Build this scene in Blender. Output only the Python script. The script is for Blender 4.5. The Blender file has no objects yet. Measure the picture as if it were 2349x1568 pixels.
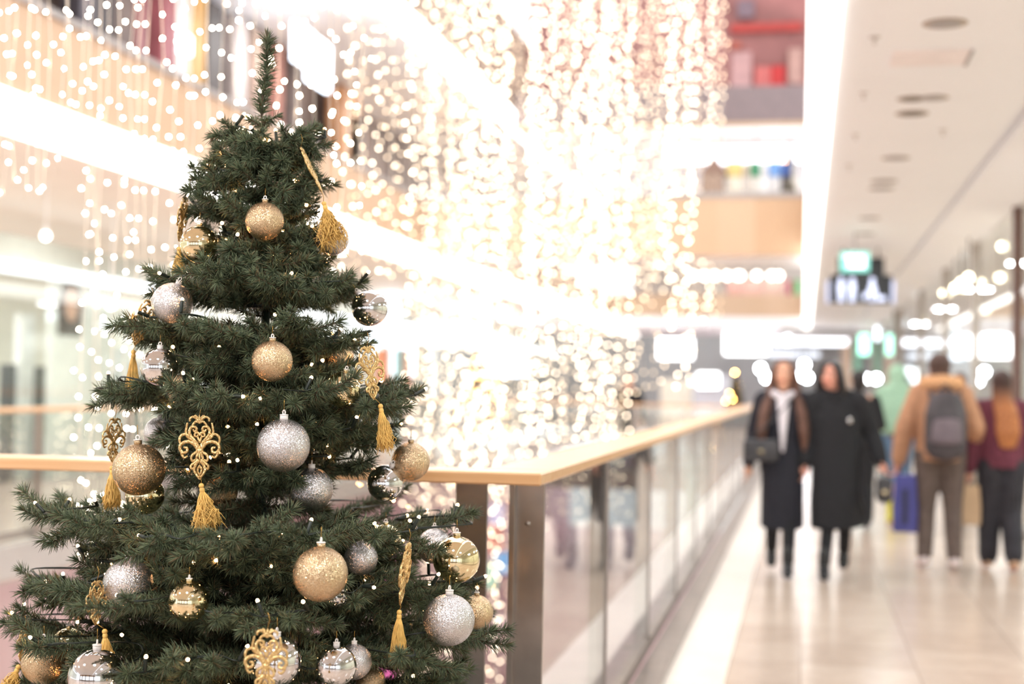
import bpy, math, random
import numpy as np
from mathutils import Vector, Matrix, noise as mnoise
random.seed(7); RNG = np.random.default_rng(7)
SC = bpy.context.scene
COL = SC.collection
R = math.radians
PI = math.pi
# ------------------------------------------------------------------ camera
FPX = 50.0/36.0*2349            # focal length in pixels of the 2349 px wide frame
YAW, PITCH, ROLL = R(11.6), R(1.79), R(1.0)
CAMZ = 1.45
cam_d = bpy.data.cameras.new('camera'); cam = bpy.data.objects.new('camera', cam_d); COL.objects.link(cam)
cam_d.lens = 50; cam_d.sensor_width = 36; cam_d.clip_end = 400
CAMM = Matrix.Translation((0, 0, CAMZ)) @ Matrix.Rotation(YAW, 4, 'Z') @ Matrix.Rotation(R(90)+PITCH, 4, 'X') @ Matrix.Rotation(ROLL, 4, 'Z')
cam.matrix_world = CAMM
cam_d.dof.use_dof = True; cam_d.dof.focus_distance = 3.42
cam_d.dof.aperture_fstop = 1.65
SC.camera = cam
def W(px, py, d):
    """the place in the hall seen at pixel (px, py) at distance d along the lens axis"""
    return CAMM @ Vector(((px-1174.5)/FPX*d, -(py-784)/FPX*d, -d))
# ------------------------------------------------------------------ world, exposure
SC.view_settings.view_transform = 'Standard'; SC.view_settings.look = 'None'
SC.view_settings.gamma = 1; SC.view_settings.use_curve_mapping = False
SC.view_settings.exposure = 0.58
SC.cycles.use_adaptive_sampling = False
SC.cycles.max_bounces = 10; SC.cycles.diffuse_bounces = 5; SC.cycles.transparent_max_bounces = 16
SC.cycles.sample_clamp_indirect = 4
wd = bpy.data.worlds.new('world'); SC.world = wd; wd.use_nodes = True
wd.node_tree.nodes['Background'].inputs[0].default_value = (0.98, 0.985, 1.0, 1)
wd.node_tree.nodes['Background'].inputs[1].default_value = 1.3
def area_light(name, loc, sx, sy, power, col=(1, .95, .88), rot=(0, 0, 0), disk=False):
    l = bpy.data.lights.new(name, 'AREA'); l.energy = power; l.color = col
    l.shape = 'DISK' if disk else 'RECTANGLE'; l.size = sx
    if not disk: l.size_y = sy
    o = bpy.data.objects.new(name, l); o.location = loc; o.rotation_euler = rot; COL.objects.link(o); return o
area_light('overhead_fill', (-3.6, 24, 15.5), 6.5, 46, 450, (1, .99, .97))  # unseen overhead area light, added as fill for the open void
for y_ in (-2.5, 1.0, 8.6, 13.5, 18.5, 24, 30, 37, 45, 54):
    area_light('ceiling_lamp', (1.05, y_, 3.57), .5, .5, 30, (.95, .98, 1), disk=True)
for x_ in (-1.2, -3.6, -6.0):
    area_light('landing_fill', (x_, 1.4, 3.57), .45, .45, 45, (1, .985, .96), disk=True)  # added discs above the frame, making up for light the landing ceiling blocks
for y_ in (3, 7.5, 12, 17, 23, 30, 38, 48):
    area_light('gallery_fill', (-8.6, y_, 3.57), .6, .6, 55, (1, .98, .95), disk=True)  # added to brighten the opposite gallery by bounce off its floor
    area_light('shop_fill', (-12.6, y_, 3.5), 1.5, 1.5, 95, (1, .99, .97))  # put in to lift the dark interiors of the left shops
    area_light('right_shop_fill', (4.6, y_, 3.42), 1.2, 1.2, 110, (.95, .98, 1))  # added fill inside the right shops, bouncing out to the walkway
    area_light('upper_gallery_fill', (-8.2, y_, 7.5),  .6, .6, 60, (1, .98, .95), disk=True)  # same added brightening for the upper gallery
# ------------------------------------------------------------------ helpers
def lin(c):
    if isinstance(c, str):
        c = tuple(int(c[i:i+2], 16)/255 for i in (0, 2, 4))
    return tuple((x/12.92 if x <= .04045 else ((x+.055)/1.055)**2.4) for x in c[:3])
MATS = {}
def mat(name, col, rough=.5, metal=0., var=.06, scale=6., spec=.5, coat=0., emit=None, es=0., nosample=False, sheen=0.):
    if name in MATS: return MATS[name]
    m = bpy.data.materials.new(name); m.use_nodes = True; nt = m.node_tree; b = nt.nodes['Principled BSDF']
    c = lin(col)
    tc = nt.nodes.new('ShaderNodeTexCoord'); nz = nt.nodes.new('ShaderNodeTexNoise'); rp = nt.nodes.new('ShaderNodeValToRGB')
    nz.inputs['Scale'].default_value = scale; nz.inputs['Detail'].default_value = 3
    nt.links.new(tc.outputs['Object'], nz.inputs['Vector']); nt.links.new(nz.outputs['Fac'], rp.inputs['Fac'])
    rp.color_ramp.elements[0].position = .3; rp.color_ramp.elements[1].position = .7
    rp.color_ramp.elements[0].color = (*[max(0, x*(1-var)) for x in c], 1)
    rp.color_ramp.elements[1].color = (*[min(1, x*(1+var)) for x in c], 1)
    nt.links.new(rp.outputs['Color'], b.inputs['Base Color'])
    b.inputs['Roughness'].default_value = rough; b.inputs['Metallic'].default_value = metal
    b.inputs['Specular IOR Level'].default_value = spec; b.inputs['Coat Weight'].default_value = coat
    if emit:
        b.inputs['Emission Color'].default_value = (*lin(emit), 1); b.inputs['Emission Strength'].default_value = es
    if nosample: m.cycles.emission_sampling = 'NONE'
    MATS[name] = m
    return m
def emis(name, col, strength, nosample=False):
    if name in MATS: return MATS[name]
    m = bpy.data.materials.new(name); m.use_nodes = True; nt = m.node_tree; nt.nodes.clear()
    e = nt.nodes.new('ShaderNodeEmission'); e.inputs[0].default_value = (*lin(col), 1); e.inputs[1].default_value = strength
    o = nt.nodes.new('ShaderNodeOutputMaterial'); nt.links.new(e.outputs[0], o.inputs[0])
    if nosample: m.cycles.emission_sampling = 'NONE'
    MATS[name] = m; return m
def glass_mat(name, tint=(.96, .98, .97), ior=1.5, extra=0.0):
    m = bpy.data.materials.new(name); m.use_nodes = True; nt = m.node_tree; nt.nodes.clear()
    t = nt.nodes.new('ShaderNodeBsdfTransparent'); t.inputs[0].default_value = (*tint, 1)
    g = nt.nodes.new('ShaderNodeBsdfGlossy'); g.inputs['Roughness'].default_value = .0; g.inputs['Color'].default_value = (1, 1, 1, 1)
    ge = nt.nodes.new('ShaderNodeNewGeometry'); dt = nt.nodes.new('ShaderNodeVectorMath'); dt.operation = 'DOT_PRODUCT'
    nt.links.new(ge.outputs['Normal'], dt.inputs[0]); nt.links.new(ge.outputs['Incoming'], dt.inputs[1])
    def mth(op, x=None, y=None):
        n = nt.nodes.new('ShaderNodeMath'); n.operation = op; n.use_clamp = op == 'ADD'
        if x is not None: nt.links.new(x, n.inputs[0])
        if y is not None: n.inputs[1].default_value = y
        return n
    ab = mth('ABSOLUTE', dt.outputs['Value']); iv = mth('SUBTRACT'); iv.inputs[0].default_value = 1; nt.links.new(ab.outputs[0], iv.inputs[1])
    pw = mth('POWER', iv.outputs[0], 5.0); f0 = ((ior-1)/(ior+1))**2+extra; ml = mth('MULTIPLY', pw.outputs[0], 1-f0); a = mth('ADD', ml.outputs[0], f0)
    x = nt.nodes.new('ShaderNodeMixShader'); o = nt.nodes.new('ShaderNodeOutputMaterial')
    nt.links.new(a.outputs[0], x.inputs[0]); nt.links.new(t.outputs[0], x.inputs[1])
    nt.links.new(g.outputs[0], x.inputs[2]); nt.links.new(x.outputs[0], o.inputs[0])
    MATS[name] = m; return m

class MB:
    def __init__(s): s.v = []; s.f = []; s.m = []; s.cur = 0
    def _add(s, vs, fs):
        o = len(s.v); s.v.extend([tuple(v) for v in vs]); s.f.extend([tuple(i+o for i in f) for f in fs]); s.m.extend([s.cur]*len(fs)); return s
    def mi(s, i): s.cur = i; return s
    def box(s, x0, x1, y0, y1, z0, z1):
        vs = [(x, y, z) for z in (z0, z1) for y in (y0, y1) for x in (x0, x1)]
        return s._add(vs, [(0, 2, 3, 1), (4, 5, 7, 6), (0, 1, 5, 4), (2, 6, 7, 3), (0, 4, 6, 2), (1, 3, 7, 5)])
    def cbox(s, c, d, b=0):
        x, y, z = c; a, e, g = [t/2 for t in d]
        if not b: return s.box(x-a, x+a, y-e, y+e, z-g, z+g)
        # bevelled box as chamfered prism (rounded in all three directions)
        vs = []
        for k in range(3):
            pass
        bm_v = []
        for sx in (-1, 1):
            for sy in (-1, 1):
                for sz in (-1, 1):
                    bm_v += [(x+sx*a, y+sy*(e-b), z+sz*(g-b)), (x+sx*(a-b), y+sy*e, z+sz*(g-b)), (x+sx*(a-b), y+sy*(e-b), z+sz*g)]
        import bmesh
        bm = bmesh.new(); vv = [bm.verts.new(p) for p in bm_v]; r = bmesh.ops.convex_hull(bm, input=vv)
        bm.verts.index_update(); bm.verts.ensure_lookup_table()
        vs = [tuple(q.co) for q in bm.verts]; fs = [tuple(q.index for q in f.verts) for f in bm.faces]; bm.free()
        return s._add(vs, fs)
    def quad(s, a, b, c, d): return s._add([a, b, c, d], [(0, 1, 2, 3)])
    def prism(s, poly, axis_vec):
        n = len(poly); vs = [Vector(p) for p in poly]+[Vector(p)+Vector(axis_vec) for p in poly]
        fs = [tuple(range(n))[::-1], tuple(range(n, 2*n))]+[(i, (i+1) % n, (i+1) % n+n, i+n) for i in range(n)]
        return s._add(vs, fs)
    def sphere(s, c, r, seg=12, rings=8):
        if not hasattr(r, '__len__'): r = (r, r, r)
        vs = [(c[0], c[1], c[2]-r[2])]
        for j in range(1, rings):
            t = -PI/2+PI*j/rings
            for i in range(seg):
                p = 2*PI*i/seg; vs.append((c[0]+r[0]*math.cos(t)*math.cos(p), c[1]+r[1]*math.cos(t)*math.sin(p), c[2]+r[2]*math.sin(t)))
        vs.append((c[0], c[1], c[2]+r[2])); n = len(vs)-1; fs = []
        for i in range(seg):
            k = (i+1) % seg; fs.append((0, 1+k, 1+i)); fs.append((n, n-seg+i, n-seg+k))
            for j in range(rings-2):
                a = 1+j*seg; fs.append((a+i, a+k, a+seg+k, a+seg+i))
        return s._add(vs, fs)
    def lathe(s, prof, seg=24, c=(0, 0, 0)):
        vs = []; fs = []; n = len(prof)
        for (r, z) in prof:
            for i in range(seg): p = 2*PI*i/seg; vs.append((c[0]+r*math.cos(p), c[1]+r*math.sin(p), c[2]+z))
        for j in range(n-1):
            for i in range(seg):
                k = (i+1) % seg; fs.append((j*seg+i, j*seg+k, (j+1)*seg+k, (j+1)*seg+i))
        fs.append(tuple(range(seg))[::-1]); fs.append(tuple((n-1)*seg+i for i in range(seg)))
        return s._add(vs, fs)
    def tube(s, pts, rad, n=8, sq=1.0, up=None, round_caps=False):
        """tube along pts; rad: number or list of r or (ra, rb); rb along the 'up' reference"""
        P = [Vector(p) for p in pts]; k = len(P)
        if not hasattr(rad, '__len__'): rad = [rad]*k
        rd = [(r if hasattr(r, '__len__') else (r, r*sq)) for r in rad]
        if round_caps and k > 1:
            d0 = (P[0]-P[1]).normalized(); d1 = (P[-1]-P[-2]).normalized()
            m0 = min(rd[0]); m1 = min(rd[-1])
            P = [P[0]+d0*m0, P[0]+d0*m0*.7]+P+[P[-1]+d1*m1*.7, P[-1]+d1*m1]
            rd = [(rd[0][0]*.25, rd[0][1]*.25), (rd[0][0]*.72, rd[0][1]*.72)]+rd+[(rd[-1][0]*.72, rd[-1][1]*.72), (rd[-1][0]*.25, rd[-1][1]*.25)]
            k = len(P)
        vs = []; ref = Vector(up) if up else None
        side = None
        for j in range(k):
            t = (P[min(j+1, k-1)]-P[max(j-1, 0)])
            t = t.normalized() if t.length > 1e-9 else Vector((0, 0, 1))
            if ref is not None:
                a = t.cross(ref)
                if a.length < 1e-4: a = t.orthogonal()
                a.normalize()
            elif side is None:
                a = t.orthogonal().normalized()
            else:
                a = side-t*side.dot(t); a = a.normalized() if a.length > 1e-6 else t.orthogonal().normalized()
            side = a; b = a.cross(t)
            for i in range(n):
                p = 2*PI*i/n; vs.append(P[j]+a*(rd[j][0]*math.cos(p))+b*(rd[j][1]*math.sin(p)))
        fs = [tuple(range(n))[::-1], tuple((k-1)*n+i for i in range(n))]
        for j in range(k-1):
            for i in range(n):
                q = (i+1) % n; fs.append((j*n+i, j*n+q, (j+1)*n+q, (j+1)*n+i))
        return s._add(vs, fs)
    def xform(s, M):
        s.v = [tuple(M @ Vector(v)) for v in s.v]; return s
    def mesh(s, name, mats, smooth=True):
        me = bpy.data.meshes.new(name); me.from_pydata(s.v, [], s.f)
        for m in (mats if isinstance(mats, (list, tuple)) else [mats]): me.materials.append(m)
        if any(s.m): me.polygons.foreach_set('material_index', s.m)
        if smooth: me.polygons.foreach_set('use_smooth', [True]*len(me.polygons))
        me.update(); return me
    def build(s, name, mats, parent=None, smooth=False, loc=None):
        return link(name, s.mesh(name, mats, smooth), parent, loc)
def link(name, data, parent=None, loc=None):
    o = bpy.data.objects.new(name, data); COL.objects.link(o)
    if parent: o.parent = parent
    if loc is not None: o.location = loc
    return o
def tag(o, label=None, cat=None, group=None, kind=None):
    if label: o['label'] = label
    if cat: o['category'] = cat
    if group: o['group'] = group
    if kind: o['kind'] = kind
    return o
def empty(name, loc=(0, 0, 0), rz=0, label=None, cat=None, group=None):
    o = bpy.data.objects.new(name, None); COL.objects.link(o); o.empty_display_size = .1
    o.location = loc; o.rotation_euler = (0, 0, rz); return tag(o, label, cat, group)
def struct(name, mb, m, label=None, smooth=False):
    o = mb.build(name, m, None, smooth); o['kind'] = 'structure'
    if label: o['label'] = label
    return o
def soft(o, w=.004, seg=2):
    b = o.modifiers.new('edge', 'BEVEL'); b.width = w; b.segments = seg; b.limit_method = 'ANGLE'; return o
def remeshed(mb, voxel, name, mats, parent=None, smooth_it=3):
    """one continuous closed surface out of overlapping closed pieces"""
    me = mb.mesh('tmp', mats); o = bpy.data.objects.new('tmp', me); COL.objects.link(o)
    r = o.modifiers.new('r', 'REMESH'); r.mode = 'VOXEL'; r.voxel_size = voxel; r.use_smooth_shade = True
    if smooth_it:
        q = o.modifiers.new('s', 'SMOOTH'); q.factor = .5; q.iterations = smooth_it
    dg = bpy.context.evaluated_depsgraph_get(); dg.update()
    out = bpy.data.meshes.new_from_object(o.evaluated_get(dg)); out.name = name
    bpy.data.objects.remove(o); bpy.data.meshes.remove(me)
    out.materials.clear()
    for m in (mats if isinstance(mats, (list, tuple)) else [mats]): out.materials.append(m)
    out.polygons.foreach_set('use_smooth', [True]*len(out.polygons)); out.polygons.foreach_set('material_index', [0]*len(out.polygons))
    return link(name, out, parent)
# ================================================================== THE HALL
ZC = 3.60                 # ceiling over our walkway
XR, XL = -0.77, -6.65
YB = 24.4      # our railing, the opposite gallery's edge
YF = 4.22                 # front railing
M_white = mat('white_plaster', 'f6f8fc', .6, var=.02, scale=1.5)
M_warmwhite = mat('warm_white_plaster', 'f2ece6', .6, var=.03, scale=1)
M_grey = mat('grey_cladding', 'a5a1a0', .55, var=.05)
M_dark = mat('dark_grey_panel', '4a4648', .55, var=.08)
M_steel = mat('brushed_steel', 'a59c96', .33, 1.0, var=.12, scale=9)
M_black = mat('black_plastic', '1c1c20', .4, var=.1)
M_stonetrim = mat('pale_stone_border', 'e6ddd6', .3, var=.05, scale=4)
M_strip = emis('light_strip_glow', 'fffaf4', 4)
M_glass = glass_mat('railing_glass', (.95, .97, .96), 1.5, .08)
M_shopglass = glass_mat('shop_glass', (.93, .96, .94), 1.5, .03)
def wood_mat(name, c1, c2, sx=1.0, axis='X', rough=.35, coat=.2):
    m = bpy.data.materials.new(name); m.use_nodes = True; nt = m.node_tree; b = nt.nodes['Principled BSDF']
    tc = nt.nodes.new('ShaderNodeTexCoord'); mp = nt.nodes.new('ShaderNodeMapping'); nz = nt.nodes.new('ShaderNodeTexNoise'); rp = nt.nodes.new('ShaderNodeValToRGB')
    mp.inputs['Scale'].default_value = {'X': (1.2*sx, 30*sx, 30*sx), 'Y': (30*sx, 1.2*sx, 30*sx), 'Z': (22*sx, 22*sx, 1.0*sx)}[axis]
    nz.inputs['Scale'].default_value = 1.6; nz.inputs['Detail'].default_value = 5
    rp.color_ramp.elements[0].position = .3; rp.color_ramp.elements[1].position = .7
    rp.color_ramp.elements[0].color = (*lin(c1), 1); rp.color_ramp.elements[1].color = (*lin(c2), 1)
    nt.links.new(tc.outputs['Object'], mp.inputs[0]); nt.links.new(mp.outputs[0], nz.inputs['Vector']); nt.links.new(nz.outputs['Fac'], rp.inputs[0]); nt.links.new(rp.outputs[0], b.inputs['Base Color'])
    b.inputs['Roughness'].default_value = rough; b.inputs['Coat Weight'].default_value = coat; b.inputs['Coat Roughness'].default_value = .25
    MATS[name] = m; return m
M_railwoodX = wood_mat('beech_handrail', 'd9a878', 'e8c094', 1, 'X')
M_railwoodY = wood_mat('beech_handrail_long', 'd9a878', 'e8c094', 1, 'Y')
def panel_wood(name, c1, c2, step):
    """vertical veneer boards of alternating tone"""
    m = bpy.data.materials.new(name); m.use_nodes = True; nt = m.node_tree; b = nt.nodes['Principled BSDF']
    tc = nt.nodes.new('ShaderNodeTexCoord'); sp = nt.nodes.new('ShaderNodeSeparateXYZ'); ad = nt.nodes.new('ShaderNodeMath'); ad.operation = 'ADD'
    mu = nt.nodes.new('ShaderNodeMath'); mu.operation = 'MULTIPLY'; mu.inputs[1].default_value = 1/step
    fl = nt.nodes.new('ShaderNodeMath'); fl.operation = 'FLOOR'; wn = nt.nodes.new('ShaderNodeTexWhiteNoise'); wn.noise_dimensions = '1D'
    rp = nt.nodes.new('ShaderNodeValToRGB'); rp.color_ramp.elements[0].color = (*lin(c1), 1); rp.color_ramp.elements[1].color = (*lin(c2), 1)
    nt.links.new(tc.outputs['Object'], sp.inputs[0]); nt.links.new(sp.outputs[0], ad.inputs[0]); nt.links.new(sp.outputs[1], ad.inputs[1])
    nt.links.new(ad.outputs[0], mu.inputs[0]); nt.links.new(mu.outputs[0], fl.inputs[0]); nt.links.new(fl.outputs[0], wn.inputs['W']); nt.links.new(wn.outputs['Value'], rp.inputs[0])
    nt.links.new(rp.outputs[0], b.inputs['Base Color']); b.inputs['Roughness'].default_value = .5
    MATS[name] = m; return m
M_fascia = panel_wood('wood_veneer_fascia', 'c4a688', 'cfb398', .62)
def tile_mat():
    m = bpy.data.materials.new('stone_floor_tiles'); m.use_nodes = True; nt = m.node_tree; b = nt.nodes['Principled BSDF']
    tc = nt.nodes.new('ShaderNodeTexCoord'); br = nt.nodes.new('ShaderNodeTexBrick'); nz = nt.nodes.new('ShaderNodeTexNoise'); mx = nt.nodes.new('ShaderNodeMixRGB')
    br.offset = 0; br.inputs['Scale'].default_value = 1; br.inputs['Brick Width'].default_value = .6; br.inputs['Row Height'].default_value = .6
    br.inputs['Mortar Size'].default_value = .006; br.inputs['Color1'].default_value = (*lin('c4b2a4'), 1); br.inputs['Color2'].default_value = (*lin('b9a698'), 1); br.inputs['Mortar'].default_value = (*lin('a8968a'), 1)
    nz.inputs['Scale'].default_value = 5; nz.inputs['Detail'].default_value = 8; nz.inputs['Roughness'].default_value = .7
    mx.blend_type = 'OVERLAY'; mx.inputs[0].default_value = .25
    nt.links.new(tc.outputs['Object'], br.inputs['Vector']); nt.links.new(tc.outputs['Object'], nz.inputs['Vector'])
    nt.links.new(br.outputs['Color'], mx.inputs[1]); nt.links.new(nz.outputs['Fac'], mx.inputs[2]); nt.links.new(mx.outputs[0], b.inputs['Base Color'])
    b.inputs['Roughness'].default_value = .22; b.inputs['Specular IOR Level'].default_value = .4
    return m
M_tile = tile_mat()
# floors
fl = MB().box(XR, 4.5, -6, 60, -.3, 0).box(XL-3.2, XR, -6, YF+.1, -.3, 0).box(XL-9, XL, YF+.1, 60, -.3, 0).box(XL, XR, YB+.2, YB+7, -.3, 0)
struct('floor', fl, M_tile, 'pale beige polished stone tile floor')
struct('trim_1', MB().box(XR-.02, XR+.11, YF, 56, -.30, .035), M_steel, 'grey metal kerb along the foot of the glass railing')
struct('trim_2', MB().box(XR+.11, XR+.40, YF, 56, 0, .004), M_stonetrim, 'paler stone border beside the railing')
M_pinkf = mat('pink_lower_floor', 'e8c4c8', .4, var=.05, scale=1)
struct('floor_lower', MB().box(XL-14, 6, -4, 66, -5.3, -5.0), M_pinkf, 'pinkish floor of the storey below')
struct('wall_lower_left', MB().box(XL-4.2, XL-4.0, -4, 66, -5, -.3), mat('pink_shop_wall', 'f0cdd2', .6, var=.05, scale=.5), 'pale pink shop wall on the storey below')
struct('wall_lower_right', MB().box(XR-.1, XR+.1, YF, 56, -5, -.3), M_warmwhite, 'pale wall below our walkway')
struct('trim_3', MB().box(XL-.02, XL+.05, YF+.1, 58, -.26, .02), mat('slab_edge_grey', 'b3aba6', .5), 'grey slab edge of the opposite gallery')
# ceilings
struct('ceiling', MB().box(.20, 1.58, -6, 49, ZC, ZC+.2), M_white, 'smooth white walkway ceiling')
sl = MB().prism([(1.66, -6, ZC-.03), (2.25, -6, ZC-.12), (2.25, -6, ZC+.3), (1.66, -6, ZC+.3)], (0, 55, 0)).box(1.58, 1.66, -6, 49, ZC+.06, ZC+.3)
struct('ceiling_bulkhead', sl, M_white, 'sloping white bulkhead between ceiling and shopfronts')
struct('ceiling_landing', MB().box(XL-3, 0, -6, YF-.2, ZC, ZC+.3), M_warmwhite, 'ceiling over the landing where the tree stands')
struct('ceiling_left', MB().box(XL-9, XL-.2, YF-.2, 58, ZC+.02, ZC+.2), M_warmwhite, 'white ceiling of the opposite gallery')
ZU = 7.6
struct('ceiling_left_upper', MB().box(XL-4.5, XL-.2, -2, 58, ZU, ZU+.4), M_white, 'white ceiling of the upper gallery')
# glowing slab-edge profiles
def strip(x0, x1, y0, y1, z0, z1, label, m=None):
    return tag(MB().box(x0, x1, y0, y1, z0, z1).build('light_strip', m or M_strip), label, 'light strip', 'glowing slab edge light strips')
strip(0, .185, YF-.2, 49, ZC-.03, ZC+.34, 'wide glowing white light strip along the edge of our walkway ceiling', emis('walkway_strip_glow', 'fffaf4', 2.6))
strip(XL-.2, XL, YF-.2, 58, ZC-.02, ZC+.30, 'glowing white light strip under the wood parapet across the void')
strip(XL-.2, XL, 4, 58, ZU-.1, ZU+.25, 'uppermost glowing white light strip, above the upper gallery')
# upper parapets
struct('trim_4', MB().box(XL-.16, XL-.02, -2, 58, ZC+.30, 4.70), M_fascia, 'light wood parapet of the opposite upper gallery')
struct('trim_5', MB().box(XL-.2, XL+.02, -2, 58, 4.70, 4.77), M_grey, 'grey coping on the opposite parapet')
struct('trim_6', MB().box(0, .15, YF, 49, ZC+.34, 4.77), M_fascia, 'light wood parapet above our walkway')
struct('floor_left_upper', MB().box(XL-4.5, XL-.2, -2, 58, ZC+.2, ZC+.4), M_tile, 'floor of the upper gallery')
struct('trim_7', MB().box(XL-.16, XL-.02, 4, 58, ZU+.25, 9.8), mat('shaded_upper_fascia', '9c8676', .6, var=.1, scale=2), 'brownish fascia of the top storey, shade put into its colour')  # brownish wood tone with the fascia's shadow put into the colour
struct('wall_left_upper', MB().box(XL-3.4, XL-3.2, -2, 58, ZC+.4, ZU), mat('upper_shop_wall', '8a7d78', .7, var=.3, scale=.6), 'dim shop wall of the upper gallery')
struct('wall_left', MB().box(XL-8.9, XL-8.7, -6, 58, 0, ZC), mat('shop_back_wall', 'e4e8e2', .7, var=.04), 'pale back wall of the shops across the void')
# bridge across the void, one storey up
struct('trim_8', MB().box(XL, 0, YB, YB+.12, 3.74, 4.72), M_fascia, 'light wood front of the bridge over the void')
struct('trim_9', MB().box(XL, 0, YB-.02, YB+.14, 4.72, 4.82), M_grey, 'grey coping on the bridge front')
struct('ceiling_bridge', MB().box(XL+.01, -.01, YB+.02, YB+2.3, 3.75, 3.85), M_white, 'white underside of the bridge')
struct('trim_10', MB().box(XL, 0, 32.2, 32.4, 7.46, 8.30), mat('mauve_grey_fascia', '857678', .6, var=.06), 'mauve grey slab front above the bridge')
struct('trim_11', MB().box(XL, 0, 32.16, 32.2, 7.36, 7.47), M_fascia, 'thin wood line under the mauve slab front')
struct('ceiling_far_upper', MB().box(XL, 2, 32.4, 40, 7.46, 8.3), M_white, 'ceiling behind the bridge shops')
struct('wall_far_upper', MB().box(XL, 2, 39.5, 39.7, 4.94, 7.46), M_white, 'white shop wall behind the bridge')
struct('wall_far_top', MB().box(XL, 2, 33.6, 33.8, 8.3, 14), mat('rosy_shop_wall', '94625f', .7, var=.25, scale=1.2), 'rosy shop wall on the top storey')
struct('trim_12', MB().box(XL, 0, 49, 49.12, 3.95, 4.72), M_fascia, 'light wood front of the far bridge')
struct('ceiling_far_bridge', MB().box(XL, 0, 49, 56, ZC, 3.95), M_white, 'white underside of the far bridge')
struct('wall_far_middle', MB().box(XL, 2, 55.5, 55.7, 3.95, 8.0), M_warmwhite, 'pale wall behind the far bridge')
struct('wall_far', MB().box(XL-9, 4.5, 60, 60.2, -.3, ZC+1), mat('far_shop_grey', 'a8acae', .6, var=.12, scale=.5), 'grey shops closing the end of the mall')
struct('ceiling_far', MB().box(XR, 4.5, 49, 60, 3.35, 3.55), M_grey, 'lower grey ceiling at the end of the walkway')
# ------------------------------------------------------------------ glass railings
def railing(name, p0, p1, n, label, wood, hw=.20, top=1.19, posts_at=None, name_bolts=False, gs=1):
    """handrail from p0 to p1 (xy), n bays"""
    P0, P1 = Vector((*p0, 0)), Vector((*p1, 0)); d = P1-P0; L = d.length; u = d.normalized(); nrm = Vector((-u.y, u.x, 0))
    ang = math.atan2(u.y, u.x)
    t = empty(name, P0, ang, label, 'railing', 'glass railings with wooden handrails')
    hb = MB().cbox((L/2, 0, top-.019), (L, hw, .038), .005); hb.build('handrail', wood, t)
    for k in range(n+1):
        x = (posts_at[k] if posts_at else .05+(L-.1)*k/n)
        pb = MB().cbox((x, 0, (top-.04)/2+.002), (.10, .018, top-.044), .001).box(x-.035, x+.035, -.07, .07, 0.036, .045)
        q = pb.build('post', M_steel, t)
        if gs < 0: pb = MB().box(x-.008, x+.008, -.062, -.009, .09, top-.045).build('panel_clamp', M_steel, q)
        if name_bolts:
            for zz in (top-.16, .2): MB().tube([(x, -.016, zz), (x, -.008, zz)], [.008, .008], 10).build('bolt', M_steel, q, True)
    for k in range(n):
        a = (posts_at[k] if posts_at else .05+(L-.1)*k/n)+.012; b = (posts_at[k+1] if posts_at else .05+(L-.1)*(k+1)/n)-.012
        MB().box(a, b, .045*gs if gs > 0 else -.055, .055 if gs > 0 else -.045, .09, top-.045).build('glass_panel', M_glass, t)
        MB().box(a, b, .03 if gs > 0 else -.07, .07 if gs > 0 else -.03, .036, .10).build('bottom_channel', M_steel, t)
    return t

railing('glass_railing', (XR-.1, YF+.2), (XR-.1, YF+48.6), 28, 'long glass railing with wooden handrail running along the walkway', M_railwoodY, posts_at=[-.09]+[-.10+1.73*k for k in range(1, 29)], gs=-1)
_xs = [.3, 1.9, 3.2, 4.62, XR-XL-.235, XR-XL-.055]
railing('glass_railing', (XL, YF+.1), (XR, YF+.1), 5, 'glass railing with wooden handrail right behind the big christmas tree', M_railwoodX, posts_at=_xs, name_bolts=True)
railing('glass_railing', (XL-.1, YF+.2), (XL-.1, YF+50), 28, 'glass railing with wooden handrail on the far side of the void', M_railwoodY, posts_at=[.3+1.75*k for k in range(29)])
railing('glass_railing', (XL+.1, YB+.3), (XR-.2, YB+.3), 3, 'glass railing across the far end of the void', M_railwoodX)

# unseen pillars and beams added behind the camera to shape the mirror baubles' reflections
k_ = 40
for x_ in (-9.4, -6.8, -4.2, -1.6, 1.2):
    struct('trim_%d' % k_, MB().box(x_-.18, x_+.18, -6.2, -5.8, 0, ZC), M_dark); k_ += 1
struct('trim_46', MB().box(-10, 2.2, -6.15, -5.95, 2.75, ZC), mat('reflection_header', 'b9a08a', .6))
struct('trim_47', MB().box(-10, 2.2, -6.12, -5.98, 0, .45), mat('reflection_plinth', '6e625c', .6))
for x_ in (-5.5, -2.9):
    struct('trim_%d' % (48+int(x_ > -4)), MB().box(x_-.03, x_+.03, -6.08, -6.0, .45, 2.75), M_dark)
# ================================================================== THE CHRISTMAS TREE
D0 = 3.72
AX = W(590, 1568, D0); AX = Vector((AX.x, AX.y, 0))           # trunk axis on the floor
CR = Vector((math.cos(YAW), math.sin(YAW), 0)); CF = Vector((-math.sin(YAW), math.cos(YAW), 0))   # picture right, away
def z_at(py): return W(600, py, D0).z
PXM = FPX/D0
M_needle = mat('tree_needles', '4b5741', .5, var=.5, scale=90, spec=.35)
M_needle2 = mat('tree_needles_pale', '6a7558', .55, var=.3, scale=60, spec=.35)
M_needle3 = mat('tree_needles_brown', '5f5138', .6, var=.4, scale=50)
M_twig = mat('brown_twig', '4a3a2c', .8, var=.3, scale=40)
M_pole = mat('green_metal_pole', '1d2a20', .5, .4)

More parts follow.
